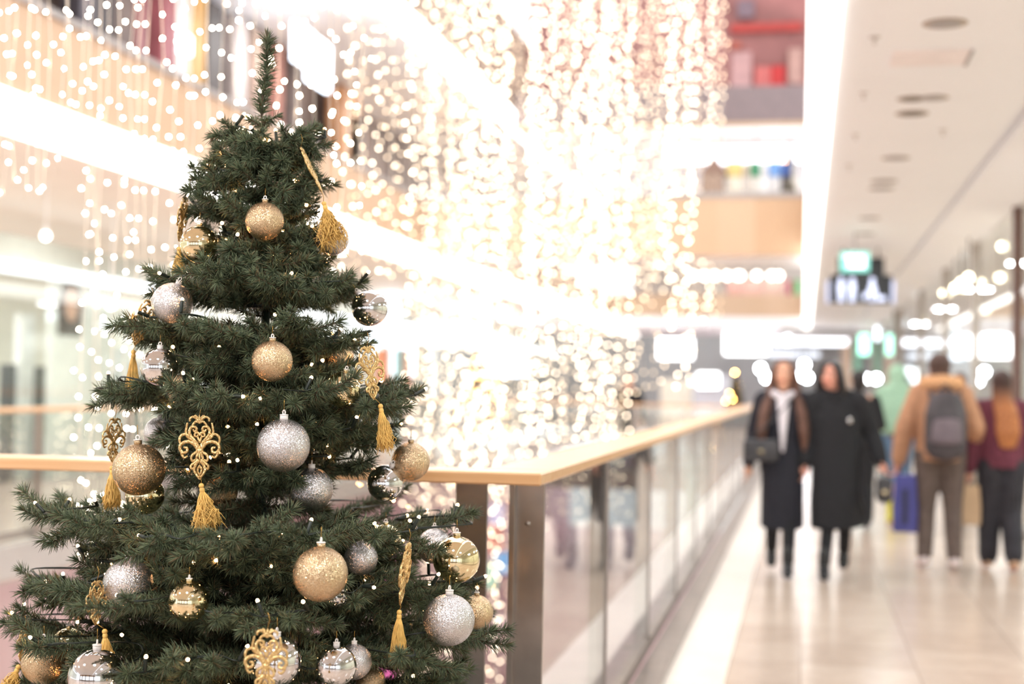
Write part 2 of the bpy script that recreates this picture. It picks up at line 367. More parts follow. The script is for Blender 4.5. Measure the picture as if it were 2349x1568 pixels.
class Needles:
    """collects twigs and their needles as raw arrays"""
    brown = .10
    def __init__(s): s.V = []; s.F = []; s.M = []; s.n = 0
    def add(s, V, F, m):
        s.V.append(V); s.F.append(F+s.n); s.M.append(np.full(len(F), m, np.int32)); s.n += len(V)
    def twig(s, pts, dens=1500, ln=.034, tilt=58, tip=True, rad=.0022):
        P = np.array(pts, float); seg = np.linalg.norm(np.diff(P, axis=0), axis=1); L = seg.sum(); cum = np.r_[0, np.cumsum(seg)]
        n = max(8, int(L*dens)); t = (np.arange(n)+RNG.random(n))/n*L
        k = np.clip(np.searchsorted(cum, t)-1, 0, len(seg)-1); f = ((t-cum[k])/seg[k])[:, None]
        B = P[k]*(1-f)+P[k+1]*f; T = (P[k+1]-P[k])/seg[k][:, None]
        if tip:
            m = 26; B = np.r_[B, np.repeat(P[-1:], m, 0)]; T = np.r_[T, np.repeat(T[-1:], m, 0)]; n += m
        u = np.cross(T, [0.13, .21, .97]); u /= np.linalg.norm(u, axis=1)[:, None]+1e-9; v = np.cross(T, u)
        a = RNG.random(n)*2*PI; th = np.radians(tilt+RNG.normal(0, 12, n))
        if tip: th[-26:] = np.radians(RNG.random(26)*55)
        N = u*np.cos(a)[:, None]+v*np.sin(a)[:, None]
        D = T*np.cos(th)[:, None]+N*np.sin(th)[:, None]
        l = ln*(.60+.52*RNG.random(n))
        E = B+D*l[:, None]; E[:, 2] -= .10*l*RNG.random(n)
        w1 = np.cross(D, [.3, .5, .8]); w1 /= np.linalg.norm(w1, axis=1)[:, None]+1e-9; w2 = np.cross(D, w1)
        r = .00098
        Mi = B+D*(l*.5)[:, None]
        V = np.empty((n, 7, 3))
        for i, an in enumerate((0, 2.094, 4.189)):
            o_ = w1*math.cos(an)*r+w2*math.sin(an)*r
            V[:, i] = B+o_; V[:, 3+i] = E*.3+Mi*.7+o_*.95
        V[:, 6] = E
        base = (np.arange(n)*7)[:, None]
        tri = np.array([[0, 1, 4], [0, 4, 3], [1, 2, 5], [1, 5, 4], [2, 0, 3], [2, 3, 5], [3, 4, 6], [4, 5, 6], [5, 3, 6]])
        F = (base[:, :, None]+tri[None]).reshape(-1, 3)
        o = s.n
        s.V.append(V.reshape(-1, 3)); s.F.append(F+o); mi = (RNG.random(n) < .28).astype(np.int32); mi[(RNG.random(n) < s.brown)] = 3; s.M.append(np.repeat(mi, 9)); s.n += n*7
        # the stem
        q = 5; K = len(P); sv = []
        for j in range(K):
            tt = P[min(j+1, K-1)]-P[max(j-1, 0)]; tt = tt/(np.linalg.norm(tt)+1e-9)
            a1 = np.cross(tt, [.1, .3, .9]); a1 /= np.linalg.norm(a1)+1e-9; a2 = np.cross(tt, a1); rr = rad*(1.0-.5*j/K)
            sv += [P[j]+rr*(a1*math.cos(2*PI*i/q)+a2*math.sin(2*PI*i/q)) for i in range(q)]
        sf = []
        for j in range(K-1):
            for i in range(q):
                b = (i+1) % q; sf += [[j*q+i, j*q+b, (j+1)*q+b], [j*q+i, (j+1)*q+b, (j+1)*q+i]]
        s.add(np.array(sv), np.array(sf), 2)
    def mesh(s, name):
        V = np.concatenate(s.V); F = np.concatenate(s.F); M = np.concatenate(s.M)
        me = bpy.data.meshes.new(name); me.vertices.add(len(V)); me.vertices.foreach_set('co', V.astype(np.float32).ravel())
        me.loops.add(len(F)*3); me.loops.foreach_set('vertex_index', F.astype(np.int32).ravel())
        me.polygons.add(len(F)); me.polygons.foreach_set('loop_start', np.arange(0, len(F)*3, 3, dtype=np.int32))
        me.polygons.foreach_set('loop_total', np.full(len(F), 3, np.int32)); me.polygons.foreach_set('material_index', M)
        for m in (M_needle, M_needle2, M_twig, M_needle3): me.materials.append(m)
        me.update(calc_edges=True); return me

# ---- baubles first: the branches keep clear of them.  (px, py, radius px, kind, nearness of the hull 1 front .. -1 back, tilt, label)
TIERS = [  # picture height of the tips, reach left, reach right (pixels at the trunk's distance), count, droop
    (318, 105, 132, 6), (362, 145, 108, 6), (415, 185, 132, 7), (482, 190, 130, 7), (548, 165, 150, 7), (602, 205, 168, 8),
    (655, 275, 240, 9), (770, 330, 265, 10), (845, 240, 235, 9), (905, 395, 372, 11), (985, 235, 325, 10), (1065, 235, 262, 8), (1195, 540, 508, 13),
    (1268, 420, 430, 10), (1335, 565, 512, 13), (1440, 585, 585, 13), (1540, 560, 500, 12)]
def hull(py):
    """typical reach of the branches in metres at a picture height"""
    ys = [300, 415, 600, 770, 905, 1060, 1200, 1440, 1560]; rs = [110, 160, 195, 300, 385, 330, 500, 590, 600]
    return float(np.interp(py, ys, rs))/PXM
def axis_px(py): return 608-(py-300)*.0175
BALLS = [
 (607, 507, 44, 'GG', 1.0, 0, 'gold glitter bauble nearest the top of the big tree'),
 (457, 560, 43, 'GS', .8, 0, 'mirror gold bauble at the upper left of the big tree, over two bulbs'),
 (762, 548, 38, 'SG', .35, 0, 'silver glitter bauble half covered by the uppermost right tassel'),
 (395, 695, 47, 'SG', .9, 18, 'silver glitter bauble on the left edge, highest silver one, cap tilted'),
 (848, 706, 42, 'SS', .2, -38, 'mirror silver bauble sticking out at the right edge below the top third'),
 (366, 841, 43, 'SS', .8, 0, 'mirror silver bauble beside the straight hanging tassel on the left'),
 (624, 828, 47, 'GG', 1.05, 0, 'pale gold glitter bauble in the middle of the big tree'),
 (786, 893, 41, 'GS', .5, 10, 'mirror gold bauble half behind needles, left of the turned scroll ornament'),
 (776, 818, 36, 'GG', -.2, 0, 'gold glitter bauble mostly hidden inside the tree at the right'),
 (420, 893, 36, 'GG', .3, 0, 'gold glitter bauble tucked behind the mirror silver one on the left'),
 (650, 1021, 61, 'SG', 1.08, 0, 'large silver glitter bauble in the centre of the big tree'),
 (319, 1077, 60, 'GG', 1.05, -4, 'large gold glitter bauble at the left in front of the wooden handrail'),
 (942, 1058, 44, 'GG', .6, 0, 'gold glitter bauble at the right in front of the wooden handrail'),
 (884, 1108, 42, 'SS', .2, 20, 'dark mirror silver bauble behind the gold one by the handrail'),
 (333, 1135, 44, 'GS', .6, 0, 'mirror gold bauble peeking out below the large gold glitter one'),
 (366, 992, 36, 'SG', -.1, 0, 'small silver glitter bauble inside the tree, left of the front scroll ornament'),
 (507, 1128, 38, 'GG', .2, 0, 'shaded gold glitter bauble behind the wind-blown tassel'),
 (714, 1122, 50, 'SG', .35, 0, 'shaded silver glitter bauble deep between branches right of centre'),
 (735, 1316, 63, 'GG', 1.1, 0, 'largest gold glitter bauble, low in the middle of the big tree'),
 (996, 1252, 40, 'SG', .1, 0, 'silver glitter bauble behind the mirror gold one at the lower right'),
 (1047, 1283, 54, 'GS', .45, 0, 'big mirror gold bauble at the lower right edge'),
 (828, 1280, 39, 'SG', .5, 0, 'rosy silver glitter bauble beside the largest gold one'),
 (884, 1240, 38, 'GS', .1, 0, 'dark mirror gold bauble hidden under a branch at the right'),
 (1030, 1421, 59, 'SG', .8, 0, 'large silver glitter bauble at the lower right edge'),
 (1093, 1403, 39, 'GG', .3, 0, 'gold glitter bauble half behind the large silver one at the lower right'),
 (294, 1338, 57, 'SG', .75, 0, 'greyish silver glitter bauble half covered by a branch at the lower left'),
 (433, 1379, 46, 'GS', .9, 0, 'mirror gold bauble low at the left of centre'),
 (99, 1519, 49, 'GG', .55, 0, 'gold glitter bauble at the lower left corner'),
 (157, 1482, 42, 'GS', .2, 0, 'mirror gold bauble behind the gold glitter one in the lower left corner'),
 (221, 1552, 64, 'SS', 1.0, 0, 'largest mirror silver bauble, at the bottom left'),
 (634, 1516, 58, 'SS', .95, 0, 'mirror silver bauble behind the lowest scroll ornament'),
 (771, 1527, 47, 'SS', .95, 0, 'mirror silver bauble at the bottom, just right of the centre'),
 (812, 1517, 41, 'SG', .7, 0, 'silver glitter bauble half behind the mirror silver one at the bottom'),
 (850, 1560, 34, 'GG', .3, 0, 'copper-tinged gold glitter bauble at the bottom edge right of centre'),
 (770, 1366, 30, 'SS', .5, 0, 'small mirror silver bauble peeking out under the largest gold one'),
]
def depth_at(px, py, near):
    off = (px-axis_px(py))/PXM; Rr = hull(py)
    h = math.sqrt(max(Rr*Rr-off*off, (.12*Rr)**2))
    return D0-h*near*.88
KEEP = []
BP = []
for (px, py, rp, kind, near, tilt, lab) in BALLS:
    d = depth_at(px, py, near); p = W(px, py, d); r = rp*d/FPX
    BP.append((p, r)); KEEP.append((np.array(p), r+.012, near))
def clear(P):
    """drop the end of a twig that would run into a bauble or right in front of a free-hanging one"""
    out = [P[0]]
    for q in P[1:]:
        qa = np.array(q); bad = False
        for c, r, near in KEEP:
            dv = qa-c
            if dv@dv < (r+.010)**2: bad = True; break
            if near > .75:
                cf = np.array(CF); t_ = dv@cf
                if -.5 < t_ < 0:
                    lat = dv-cf*t_
                    if lat@lat < (r+.012)**2: bad = True; break
        if bad: break
        out.append(q)
    return out
def bez(a, b, c, n):
    return [tuple((1-t)**2*np.array(a)+2*t*(1-t)*np.array(b)+t*t*np.array(c)) for t in np.linspace(0, 1, n)]
tree = empty('christmas_tree', AX, 0, 'big dark green christmas tree full of gold and silver baubles in front of the railing', 'christmas tree')
branches = []      # (score, Needles)
CABLE = []         # places on the tree's surface where the light cable can lie: per tier, angle -> point
def reach(tl, tr, a):
    c = math.cos(a)
    s_ = tr if c > 0 else tl
    m = (tl+tr)/2
    return (m+(s_-m)*abs(c)**1.5)/PXM
for ti, (py, tl, tr, n) in enumerate(TIERS):
    big = (tl+tr)/2/PXM
    off0 = .35*ti
    angs = [0, PI]+[None]*(n-2)
    base_angles = sorted([(k+.5)/n*2*PI+off0*0 for k in range(n)])
    # keep one branch exactly to each side so that the outline is that of the photograph
    al = [0.0, PI]; nb = n-2; nf = int(math.ceil(nb*.55)); nr = nb-nf
    al += [PI+PI*(k+1)/(nf+1)+RNG.normal(0, .09) for k in range(nf)]      # front half (towards the lens)
    al += [PI*(k+1)/(nr+1)+RNG.normal(0, .1) for k in range(nr)]          # back half
    ring = []
    for bi, a in enumerate(al):
        side = bi < 2
        Rr = reach(tl, tr, a)*(1.0 if side else RNG.uniform(.84, 1.0))
        ax_ = (axis_px(py)-axis_px(1568))/PXM*0
        zt = z_at(py)+(0 if side else RNG.uniform(-.022, .022))
        if abs(math.sin(a)) > .3: zt += -.012*math.sin(a)*0
        dirv = CR*math.cos(a)+CF*math.sin(a)
        lat = Vector((-dirv.y, dirv.x, 0))
        root = np.array([AX.x, AX.y, zt-.02-.10*Rr])
        Rt = Rr-.050 if side else Rr*.94
        tip = np.array([AX.x+dirv.x*Rt, AX.y+dirv.y*Rt, zt])
        mid = np.array([AX.x+dirv.x*Rr*.5, AX.y+dirv.y*Rr*.5, zt-.015-.02*Rr])+np.array(lat)*RNG.normal(0, .05*Rr)
        main = bez(root, mid, tip, 9)
        # curl of the very tip
        e = np.array(main[-1]); dd = e-np.array(main[-2]); dd /= np.linalg.norm(dd)
        main.append(tuple(e+dd*.03+np.array([0, 0, RNG.uniform(-.004, .018)])))
        N = Needles()
        mm = clear(main[1:])
        if len(mm) > 2:
            N.twig(mm, dens=1600 if Rr > .2 else 1900, ln=.035 if Rr > .2 else .030)
        # side twigs fanning out
        nt = int(np.clip(round(Rr/.055), 3, 9))
        for k in range(nt):
            f = .22+.70*(k+RNG.uniform(.1, .9))/nt
            j = f*8; j0 = int(j); st = np.array(main[j0])*(1-(j-j0))+np.array(main[j0+1])*(j-j0)
            sgn = 1 if k % 2 else -1
            spread = RNG.uniform(.5, 1.05)
            dv = dirv*math.cos(spread)+lat*(sgn*math.sin(spread))
            up = RNG.uniform(-.35, .45)
            ln_ = (.065+.20*Rr*(1-.45*f))*RNG.uniform(.8, 1.15)
            rem = Rr*1.02-f*Rr
            ln_ = min(ln_, max(.05, rem/max(.35, math.cos(spread))+.01)) if side else ln_
            d3 = np.array([dv.x, dv.y, up]); d3 /= np.linalg.norm(d3)
            en = st+d3*ln_; cu = st+d3*ln_*.5+np.array([0, 0, RNG.uniform(-.012, .008)])
            en[2] += RNG.uniform(-.005, .02)
            tw = clear(bez(st, cu, en, 6))
            if len(tw) > 2: N.twig(tw, dens=1500, ln=.036, tilt=54)
        if math.sin(a) < .2:
            for k in range(2 if Rr < .25 else 4):
                f = RNG.uniform(.35, .95); j = int(f*8); st = np.array(main[j]); aa = RNG.uniform(-.9, .9); dv = -CF*math.cos(aa)+CR*math.sin(aa)
                ln_ = RNG.uniform(.05, .085); en = st+np.array([dv.x, dv.y, RNG.uniform(-.35, .3)])*ln_
                tw = clear([tuple(st), tuple((st+en)/2+np.array([0, 0, .004])), tuple(en)])
                if len(tw) > 2: N.twig(tw, dens=1500, ln=.036, tilt=60)
        if N.n:
            vis = -math.sin(a)*.5+abs(math.cos(a))*.45
            branches.append((vis+ti*.004, N))
        ring.append((a, Rr, zt))
    CABLE.append((sorted(ring), z_at(py)))
# dark inner foliage around the pole
inner = Needles(); inner.brown = .45
for k in range(190):
    py = RNG.uniform(345, 1600); a = RNG.uniform(0, 2*PI); r0 = .0; r1 = hull(py)*RNG.uniform(.3, .5)
    z = z_at(py); dx = CR*math.cos(a)+CF*math.sin(a)
    p0 = (AX.x, AX.y, z); p2 = (AX.x+dx.x*r1, AX.y+dx.y*r1, z+RNG.uniform(-.02, .04)); p1 = ((p0[0]+p2[0])/2, (p0[1]+p2[1])/2, z-.01)
    tw = clear(bez(p0, p1, p2, 5))
    if len(tw) > 2: inner.twig(tw, dens=1500, ln=.036)
# lower boughs below the frame, down to the stand
low = Needles()
for z in (.46, .36, .27):
    for k in range(9):
        a = (k+RNG.uniform(-.3, .3))/9*2*PI; Rr = .66; dx = CR*math.cos(a)+CF*math.sin(a)
        m = bez((AX.x, AX.y, z-.03), (AX.x+dx.x*.3, AX.y+dx.y*.3, z-.02), (AX.x+dx.x*Rr, AX.y+dx.y*Rr, z+.02), 8); low.twig(m, dens=900, ln=.036)
        for s_ in (-1, 1, -1, 1):
            st = np.array(m[RNG.integers(2, 7)]); b = a+s_*.7; dv = CR*math.cos(b)+CF*math.sin(b)
            low.twig([tuple(st), tuple(st+np.array([dv.x, dv.y, .1])*.18)], dens=900, ln=.036)
branches.sort(key=lambda q: -q[0])
inv = Matrix.Translation(-AX)
for i, (s_, N) in enumerate(branches[:97]):
    me = N.mesh('branch'); me.transform(inv); link('branch', me, tree)
rest = inner
for s_, N in branches[97:]+[(0, low)]:
    for V, F, M_ in zip(N.V, N.F, N.M):
        pass
def merge(lst):
    out = Needles()
    for N in lst:
        V = np.concatenate(N.V); F = np.concatenate(N.F); M_ = np.concatenate(N.M)
        out.V.append(V); out.F.append(F+out.n); out.M.append(M_); out.n += len(V)
    return out
me = merge([inner, low]+[N for s_, N in branches[97:]]).mesh('branch'); me.transform(inv)
tag(link('branch', me, tree), kind='stuff')
# leader: the bare top shoot
L_ = Needles()
t0 = W(604, 330, D0); t1 = W(600, 262, D0); t2 = W(612, 170, D0); t3 = W(613, 92, D0); ta = Vector((AX.x, AX.y, z_at(400)))
pts = [tuple(ta), tuple(t0), tuple(t1), tuple((t1+t2)/2+Vector((-.004, 0, 0))), tuple(t2), tuple((t2+t3)/2), tuple(t3)]
L_.twig(pts[2:], dens=3300, ln=.037, tilt=60, rad=.004)
L_.twig(pts[:3], dens=1100, ln=.026, tilt=70, rad=.004)
for k in range(5):
    a = k*1.26; dx = CR*math.cos(a)+CF*math.sin(a); s0 = np.array(W(604, 282+k*4, D0)); L_.twig([tuple(s0), tuple(s0+np.array([dx.x, dx.y, .5])*.035)], dens=1100, ln=.024)
me = L_.mesh('top_shoot'); me.transform(inv); link('top_shoot', me, tree)
pm = MB().tube([(0, 0, .06), (0, 0, z_at(330))], [.017, .010], 12); pm.build('trunk', M_pole, tree, True)
for py in (700, 1120): MB().lathe([(.055, -.006), (.06, -.003), (.06, .004), (.05, .007)], 20, (0, 0, z_at(py))).build('hinge_ring', M_black, tree, True)
st = MB()
for k in range(4):
    a = k*PI/2+.4; st.tube([(0, 0, .075), (math.cos(a)*.28, math.sin(a)*.28, .06), (math.cos(a)*.42, math.sin(a)*.42, .012)], .012, 8)
st.lathe([(.03, .02), (.03, .16)], 16); st.build('stand', M_pole, tree, True)

# ---- baubles
def glitter(name, c, c2, scale=66, rough=.24, amp=.85):
    m = bpy.data.materials.new(name); m.use_nodes = True; nt = m.node_tree; b = nt.nodes['Principled BSDF']
    tc = nt.nodes.new('ShaderNodeTexCoord'); vo = nt.nodes.new('ShaderNodeTexVoronoi'); vo.inputs['Scale'].default_value = scale
    ge = nt.nodes.new('ShaderNodeNewGeometry'); su = nt.nodes.new('ShaderNodeVectorMath'); su.operation = 'SUBTRACT'; su.inputs[1].default_value = (.5, .5, .5)
    sc = nt.nodes.new('ShaderNodeVectorMath'); sc.operation = 'SCALE'; sc.inputs['Scale'].default_value = amp
    ad = nt.nodes.new('ShaderNodeVectorMath'); ad.operation = 'ADD'; no = nt.nodes.new('ShaderNodeVectorMath'); no.operation = 'NORMALIZE'
    sp = nt.nodes.new('ShaderNodeSeparateColor'); rp = nt.nodes.new('ShaderNodeValToRGB')
    nt.links.new(tc.outputs['Object'], vo.inputs['Vector']); nt.links.new(vo.outputs['Color'], su.inputs[0]); nt.links.new(su.outputs[0], sc.inputs[0])
    nt.links.new(sc.outputs[0], ad.inputs[0]); nt.links.new(ge.outputs['Normal'], ad.inputs[1]); nt.links.new(ad.outputs[0], no.inputs[0]); nt.links.new(no.outputs[0], b.inputs['Normal'])
    nt.links.new(vo.outputs['Color'], sp.inputs[0]); nt.links.new(sp.outputs[1], rp.inputs[0])
    rp.color_ramp.elements[0].color = (*lin(c), 1); rp.color_ramp.elements[1].color = (*lin(c2), 1); nt.links.new(rp.outputs[0], b.inputs['Base Color'])
    b.inputs['Metallic'].default_value = .95; b.inputs['Roughness'].default_value = rough
    MATS[name] = m; return m
M_GG = glitter('gold_glitter', 'a8896a', 'ecd6b2'); M_SG = glitter('silver_glitter', 'aaa6aa', 'f2f0f2')
M_GS = mat('gold_mirror', 'ecdcb6', .035, 1.0, var=.01); M_SS = mat('silver_mirror', 'dcdadc', .03, 1.0, var=.01)
M_capw = mat('frosted_white_plastic', 'e4dedb', .35, var=.03); M_gfil = glitter('gold_glitter_scroll', 'bf9c66', 'ecd09a', 500, .38, .8)
M_tass = mat('golden_silk_thread', 'e2b768', .5, var=.18, scale=60, spec=.4)
M_wire = mat('thin_gold_wire', 'b08a48', .3, .9)
MK = {'GG': (M_GG, M_GG, M_capw), 'SG': (M_SG, M_capw, M_capw), 'GS': (M_GS, M_GS, M_capw), 'SS': (M_SS, M_capw, M_capw)}
def sphere_mesh(r, m, seg=48, rings=32):
    return MB().sphere((0, 0, 0), r, seg, rings).mesh('bauble', m)
_bm = {}
for (px, py, rp, kind, near, tilt, lab), (p, r) in zip(BALLS, BP):
    key = kind
    if key not in _bm:
        mb_, mc_, mh_ = MK[kind]
        a = sphere_mesh(1, mb_)
        b = MB().lathe([(.155, .955), (.155, 1.10), (.135, 1.125), (.05, 1.13)], 24).mesh('cap', mc_)
        h = MB().lathe([(.16, 1.125), (.17, 1.14), (.16, 1.165), (.06, 1.17)], 24)
        h.tube([(.075*math.cos(q), 0, 1.235+.085*math.sin(q)) for q in np.linspace(-PI*.42, PI*1.42, 18)], .028, 8)
        _bm[key] = (a, b, h.mesh('hanger', mh_))
    a, b, h = _bm[key]
    o = link('bauble', a, None); o.location = p; o.scale = (r, r, r); o.rotation_euler = (0, R(tilt), RNG.uniform(0, 6.28) if tilt == 0 else 0)
    tag(o, lab, 'bauble', 'baubles hanging on the big christmas tree')
    link('cap', b, o); hh = link('hanger', h, o)
    # thin hook up into the branch
    MB().tube([(0, 0, 1.32), (.01, 0, 1.5), (0, 0, 1.72)], .012, 5).build('hook', M_wire, o, True)
# ================================================================== SCROLL ORNAMENTS WITH TASSELS
def catmull(pts, n=6):
    P = [Vector(p) for p in pts]; P = [P[0]*2-P[1]]+P+[P[-1]*2-P[-2]]; out = []
    for i in range(1, len(P)-2):
        for k in range(n):
            t = k/n; a, b, c, d = P[i-1], P[i], P[i+1], P[i+2]
            out.append(.5*((2*b)+(-a+c)*t+(2*a-5*b+4*c-d)*t*t+(-a+3*b-3*c+d)*t**3))
    return out+[P[-2]]
STROKES = [
 ([(3, 0), (22, -50), (66, -105), (76, -140), (58, -172), (30, -170), (22, -148), (38, -138), (46, -150)], 10),
 ([(12, -14), (50, -72), (88, -96), (102, -130), (98, -165), (92, -198)], 9),
 ([(70, -92), (100, -116), (136, -108), (150, -76), (140, -44), (122, -46)], 9),
 ([(14, -10), (50, -50), (98, -62), (138, -40), (146, -6), (122, 20), (96, 12), (94, -14), (112, -18)], 11),
 ([(138, 4), (132, 36), (114, 58), (94, 48)], 8),
 ([(4, -208), (26, -212), (50, -190), (52, -176)], 8),
 ([(0, -205), (20, -232), (46, -246), (70, -236), (72, -218)], 9),
 ([(0, -215), (14, -240), (30, -256), (40, -248)], 7),
 ([(0, -112), (14, -128), (34, -122), (36, -104), (22, -98)], 8),
 ([(0, -60), (12, -90), (16, -108)], 7),
 ([(6, 8), (26, 18), (52, 36), (62, 62), (52, 84), (38, 74)], 9),
 ([(4, 10), (20, 46), (24, 84)], 9),
 ([(14, 78), (40, 98), (64, 118), (60, 142), (46, 136)], 9),
 ([(12, 84), (32, 116), (40, 150), (26, 180), (8, 204)], 10),
 ([(0, 120), (14, 140), (12, 165), (0, 185)], 7),
]
def scroll_mesh():
    mb = MB()
    for pts, r in STROKES:
        for s_ in (1, -1):
            P = catmull([(x*s_, 0, -y) for x, y in pts]); n = len(P)
            mb.tube(P, [(r*(1.40-.55*i/n), r*(1.2-.4*i/n)) for i in range(n)], 8, up=(0, 1, 0), round_caps=True)
    mb.tube([(0, 0, 205), (0, 0, 235), (0, 0, 264)], [9, 11, 2.5], 8); mb.tube([(0, 0, -8), (0, 0, -60), (0, 0, -112)], [8, 7, 3], 8)
    mb.sphere((0, 0, 0), (30, 15, 14), 14, 8); mb.sphere((0, 0, 12), (22, 13, 7), 12, 6)
    mb.tube([(11*math.cos(q), 0, -206+11*math.sin(q)) for q in np.linspace(0, 2*PI, 16)], 4.5, 6)
    return mb
_sc = scroll_mesh().mesh('scrollwork', M_gfil)
_sc.transform(Matrix.Scale(1/478, 4)); 
def glit_scale(m, s_):
    for n in m.node_tree.nodes:
        if n.type == 'TEX_VORONOI': n.inputs['Scale'].default_value = s_
glit_scale(M_gfil, 60)
def tassel(p0, p1, spread, name_parent, nth=210, messy=.15):
    """thread tassel hanging from p0 towards p1 (local coordinates of the parent)"""
    p0, p1 = Vector(p0), Vector(p1); d = p1-p0; L = d.length; u = d.normalized(); mb = MB()
    mb.sphere(p0+u*.006, (.0065, .0065, .0065), 12, 8)
    mb.tube([p0+u*.010, p0+u*.014, p0+u*.018, p0+u*.023], [.0045, .0062, .0062, .0048], 12)
    a = u.orthogonal().normalized(); b = u.cross(a)
    for k in range(nth):
        an = k*2.39996; rr = math.sqrt((k+.5)/nth); w = spread*rr
        dr = a*math.cos(an)+b*math.sin(an); l = L*RNG.uniform(.88, 1.0)
        P = []
        for j in range(6):
            t = j/5; wob = messy*.02*np.array([RNG.normal(), RNG.normal(), RNG.normal()])*t
            bell = .0045*rr*(1-t)+w*(t**.75)
            P.append(p0+u*(.02+(l-.02)*t)+dr*bell+Vector(wob)+Vector((0, 0, -.004*t*t)))
        mb.tube(P, [.0010]*5+[.0007], 3)
    return mb.build('tassel', M_tass, name_parent, True)
ORN = [
 ((458, 950), (458, 1097), 0, 1.12, (461, 1108), (478, 1208), .030, .5, 'gold scroll ornament facing front at the left of centre, tassel blown to the right'),
 ((842, 792), (857, 915), 42, .85, (872, 926), (887, 1026), .017, .3, 'gold scroll ornament hanging free at the right edge, over half hidden tassel'),
 ((264, 957), (257, 1058), 55, .9, (257, 1068), (257, 1162), .022, .2, 'gold scroll ornament turned sideways left of the large gold bauble'),
 ((614, 1440), (606, 1592), 4, 1.25, (606, 1602), (604, 1690), .024, .2, 'gold scroll ornament in front of the mirror silver bauble at the bottom'),
 ((690, 336), (738, 440), 86, .55, (742, 462), (766, 556), .030, .8, 'gold scroll ornament seen edge-on, slanting down from the highest right bough'),
 ((426, 450), (410, 552), 84, .55, (411, 566), (409, 626), .016, .2, 'gold scroll ornament seen edge-on beside the upper left mirror gold bauble'),
 ((348, 688), (309, 790), 48, .55, (306, 802), (304, 902), .018, .1, 'gold scroll ornament tucked behind the left silver glitter bauble, straight long tassel'),
 ((938, 1243), (918, 1386), 80, .75, (916, 1398), (913, 1512), .021, .1, 'gold scroll ornament seen edge-on at the lower right, straight tassel below'),
 ((223, 1330), (219, 1432), 62, .9, (240, 1442), (246, 1530), .018, .2, 'gold scroll ornament at the lower left beside the greyish silver bauble'),
 ((56, 1440), (47, 1514), 76, .6, (44, 1524), (16, 1590), .018, .5, 'gold scroll ornament at the lower left corner, behind the lowest left bough tip'),
]
for (a, b, yaw, near, t0, t1, spr, messy, lab) in ORN:
    d = depth_at((a[0]+b[0])/2, (a[1]+b[1])/2, near)-.02
    A, B, T0, T1 = W(*a, d), W(*b, d), W(*t0, d), W(*t1, d)
    e = empty('scroll_ornament', A, 0, lab, 'ornament', 'gold scroll ornaments with silk tassels')
    s_ = link('scrollwork', _sc, e)
    up = (A-B); H_ = up.length*1.0; up.normalize()
    xax = CR*math.cos(R(yaw))+CF*math.sin(R(yaw)); xax = (xax-up*xax.dot(up)).normalized(); yax = up.cross(xax)
    Mx = Matrix((xax, yax, up)).transposed().to_4x4(); Mx.translation = (B-A)+up*H_*(213/478)
    s_.matrix_local = Mx @ Matrix.Scale(H_, 4)
    tassel(T0-A, T1-A, spr, e, messy=messy)
    MB().tube([B-A+up*.004, (B+T0)/2-A+CR*.003, T0-A], .0009, 5).build('ring', M_wire, e, True)
    MB().tube([(0, 0, 0), CR*.004+Vector((0, 0, .018)), (0, 0, .032)], .0008, 5).build('hook', M_wire, e, True)
# ================================================================== LIGHT STRINGS WOUND AROUND THE TREE
M_cable = mat('dark_green_cable', '1a241f', .45, var=.1)
M_led = emis('warm_led', 'ffb878', 42)
M_led_b = M_led
_bulb = MB().sphere((0, 0, .001), (.0043, .0043, .0056), 8, 6).mesh('bulb', M_led)
_sock = MB().lathe([(.0030, -.034), (.0047, -.031), (.0047, -.004), (.0042, -.001)], 8).mesh('socket', M_cable)
leds = []; path = []
def on_ring(ring, a):
    a = a % (2*PI); best = min(ring, key=lambda q: abs((q[0]-a+PI) % (2*PI)-PI)); g = abs((best[0]-a+PI) % (2*PI)-PI)
    Rr = best[1]*(1-.55*min(1, g/.35)) if g > .12 else best[1]*.97
    return Rr, best[2]
for ring, zc in CABLE:
    rg = [(a % (2*PI), r, z) for a, r, z in ring]; mr = max(q[1] for q in rg)
    n = int(2*PI*mr*.8/.055)+8; a0 = RNG.uniform(0, 6.28)
    for k in range(n):
        a = -PI/2-PI+2*PI*k/n
        Rr, z = on_ring(rg, a); Rr *= RNG.uniform(.86, 1.0)
        p = Vector((AX.x, AX.y, 0))+(CR*math.cos(a)+CF*math.sin(a))*Rr; p.z = z+RNG.uniform(.004, .022)-(.0 if Rr > .6*mr else .012)
        path.append(p)
NS = 4; per = len(path)//NS+1
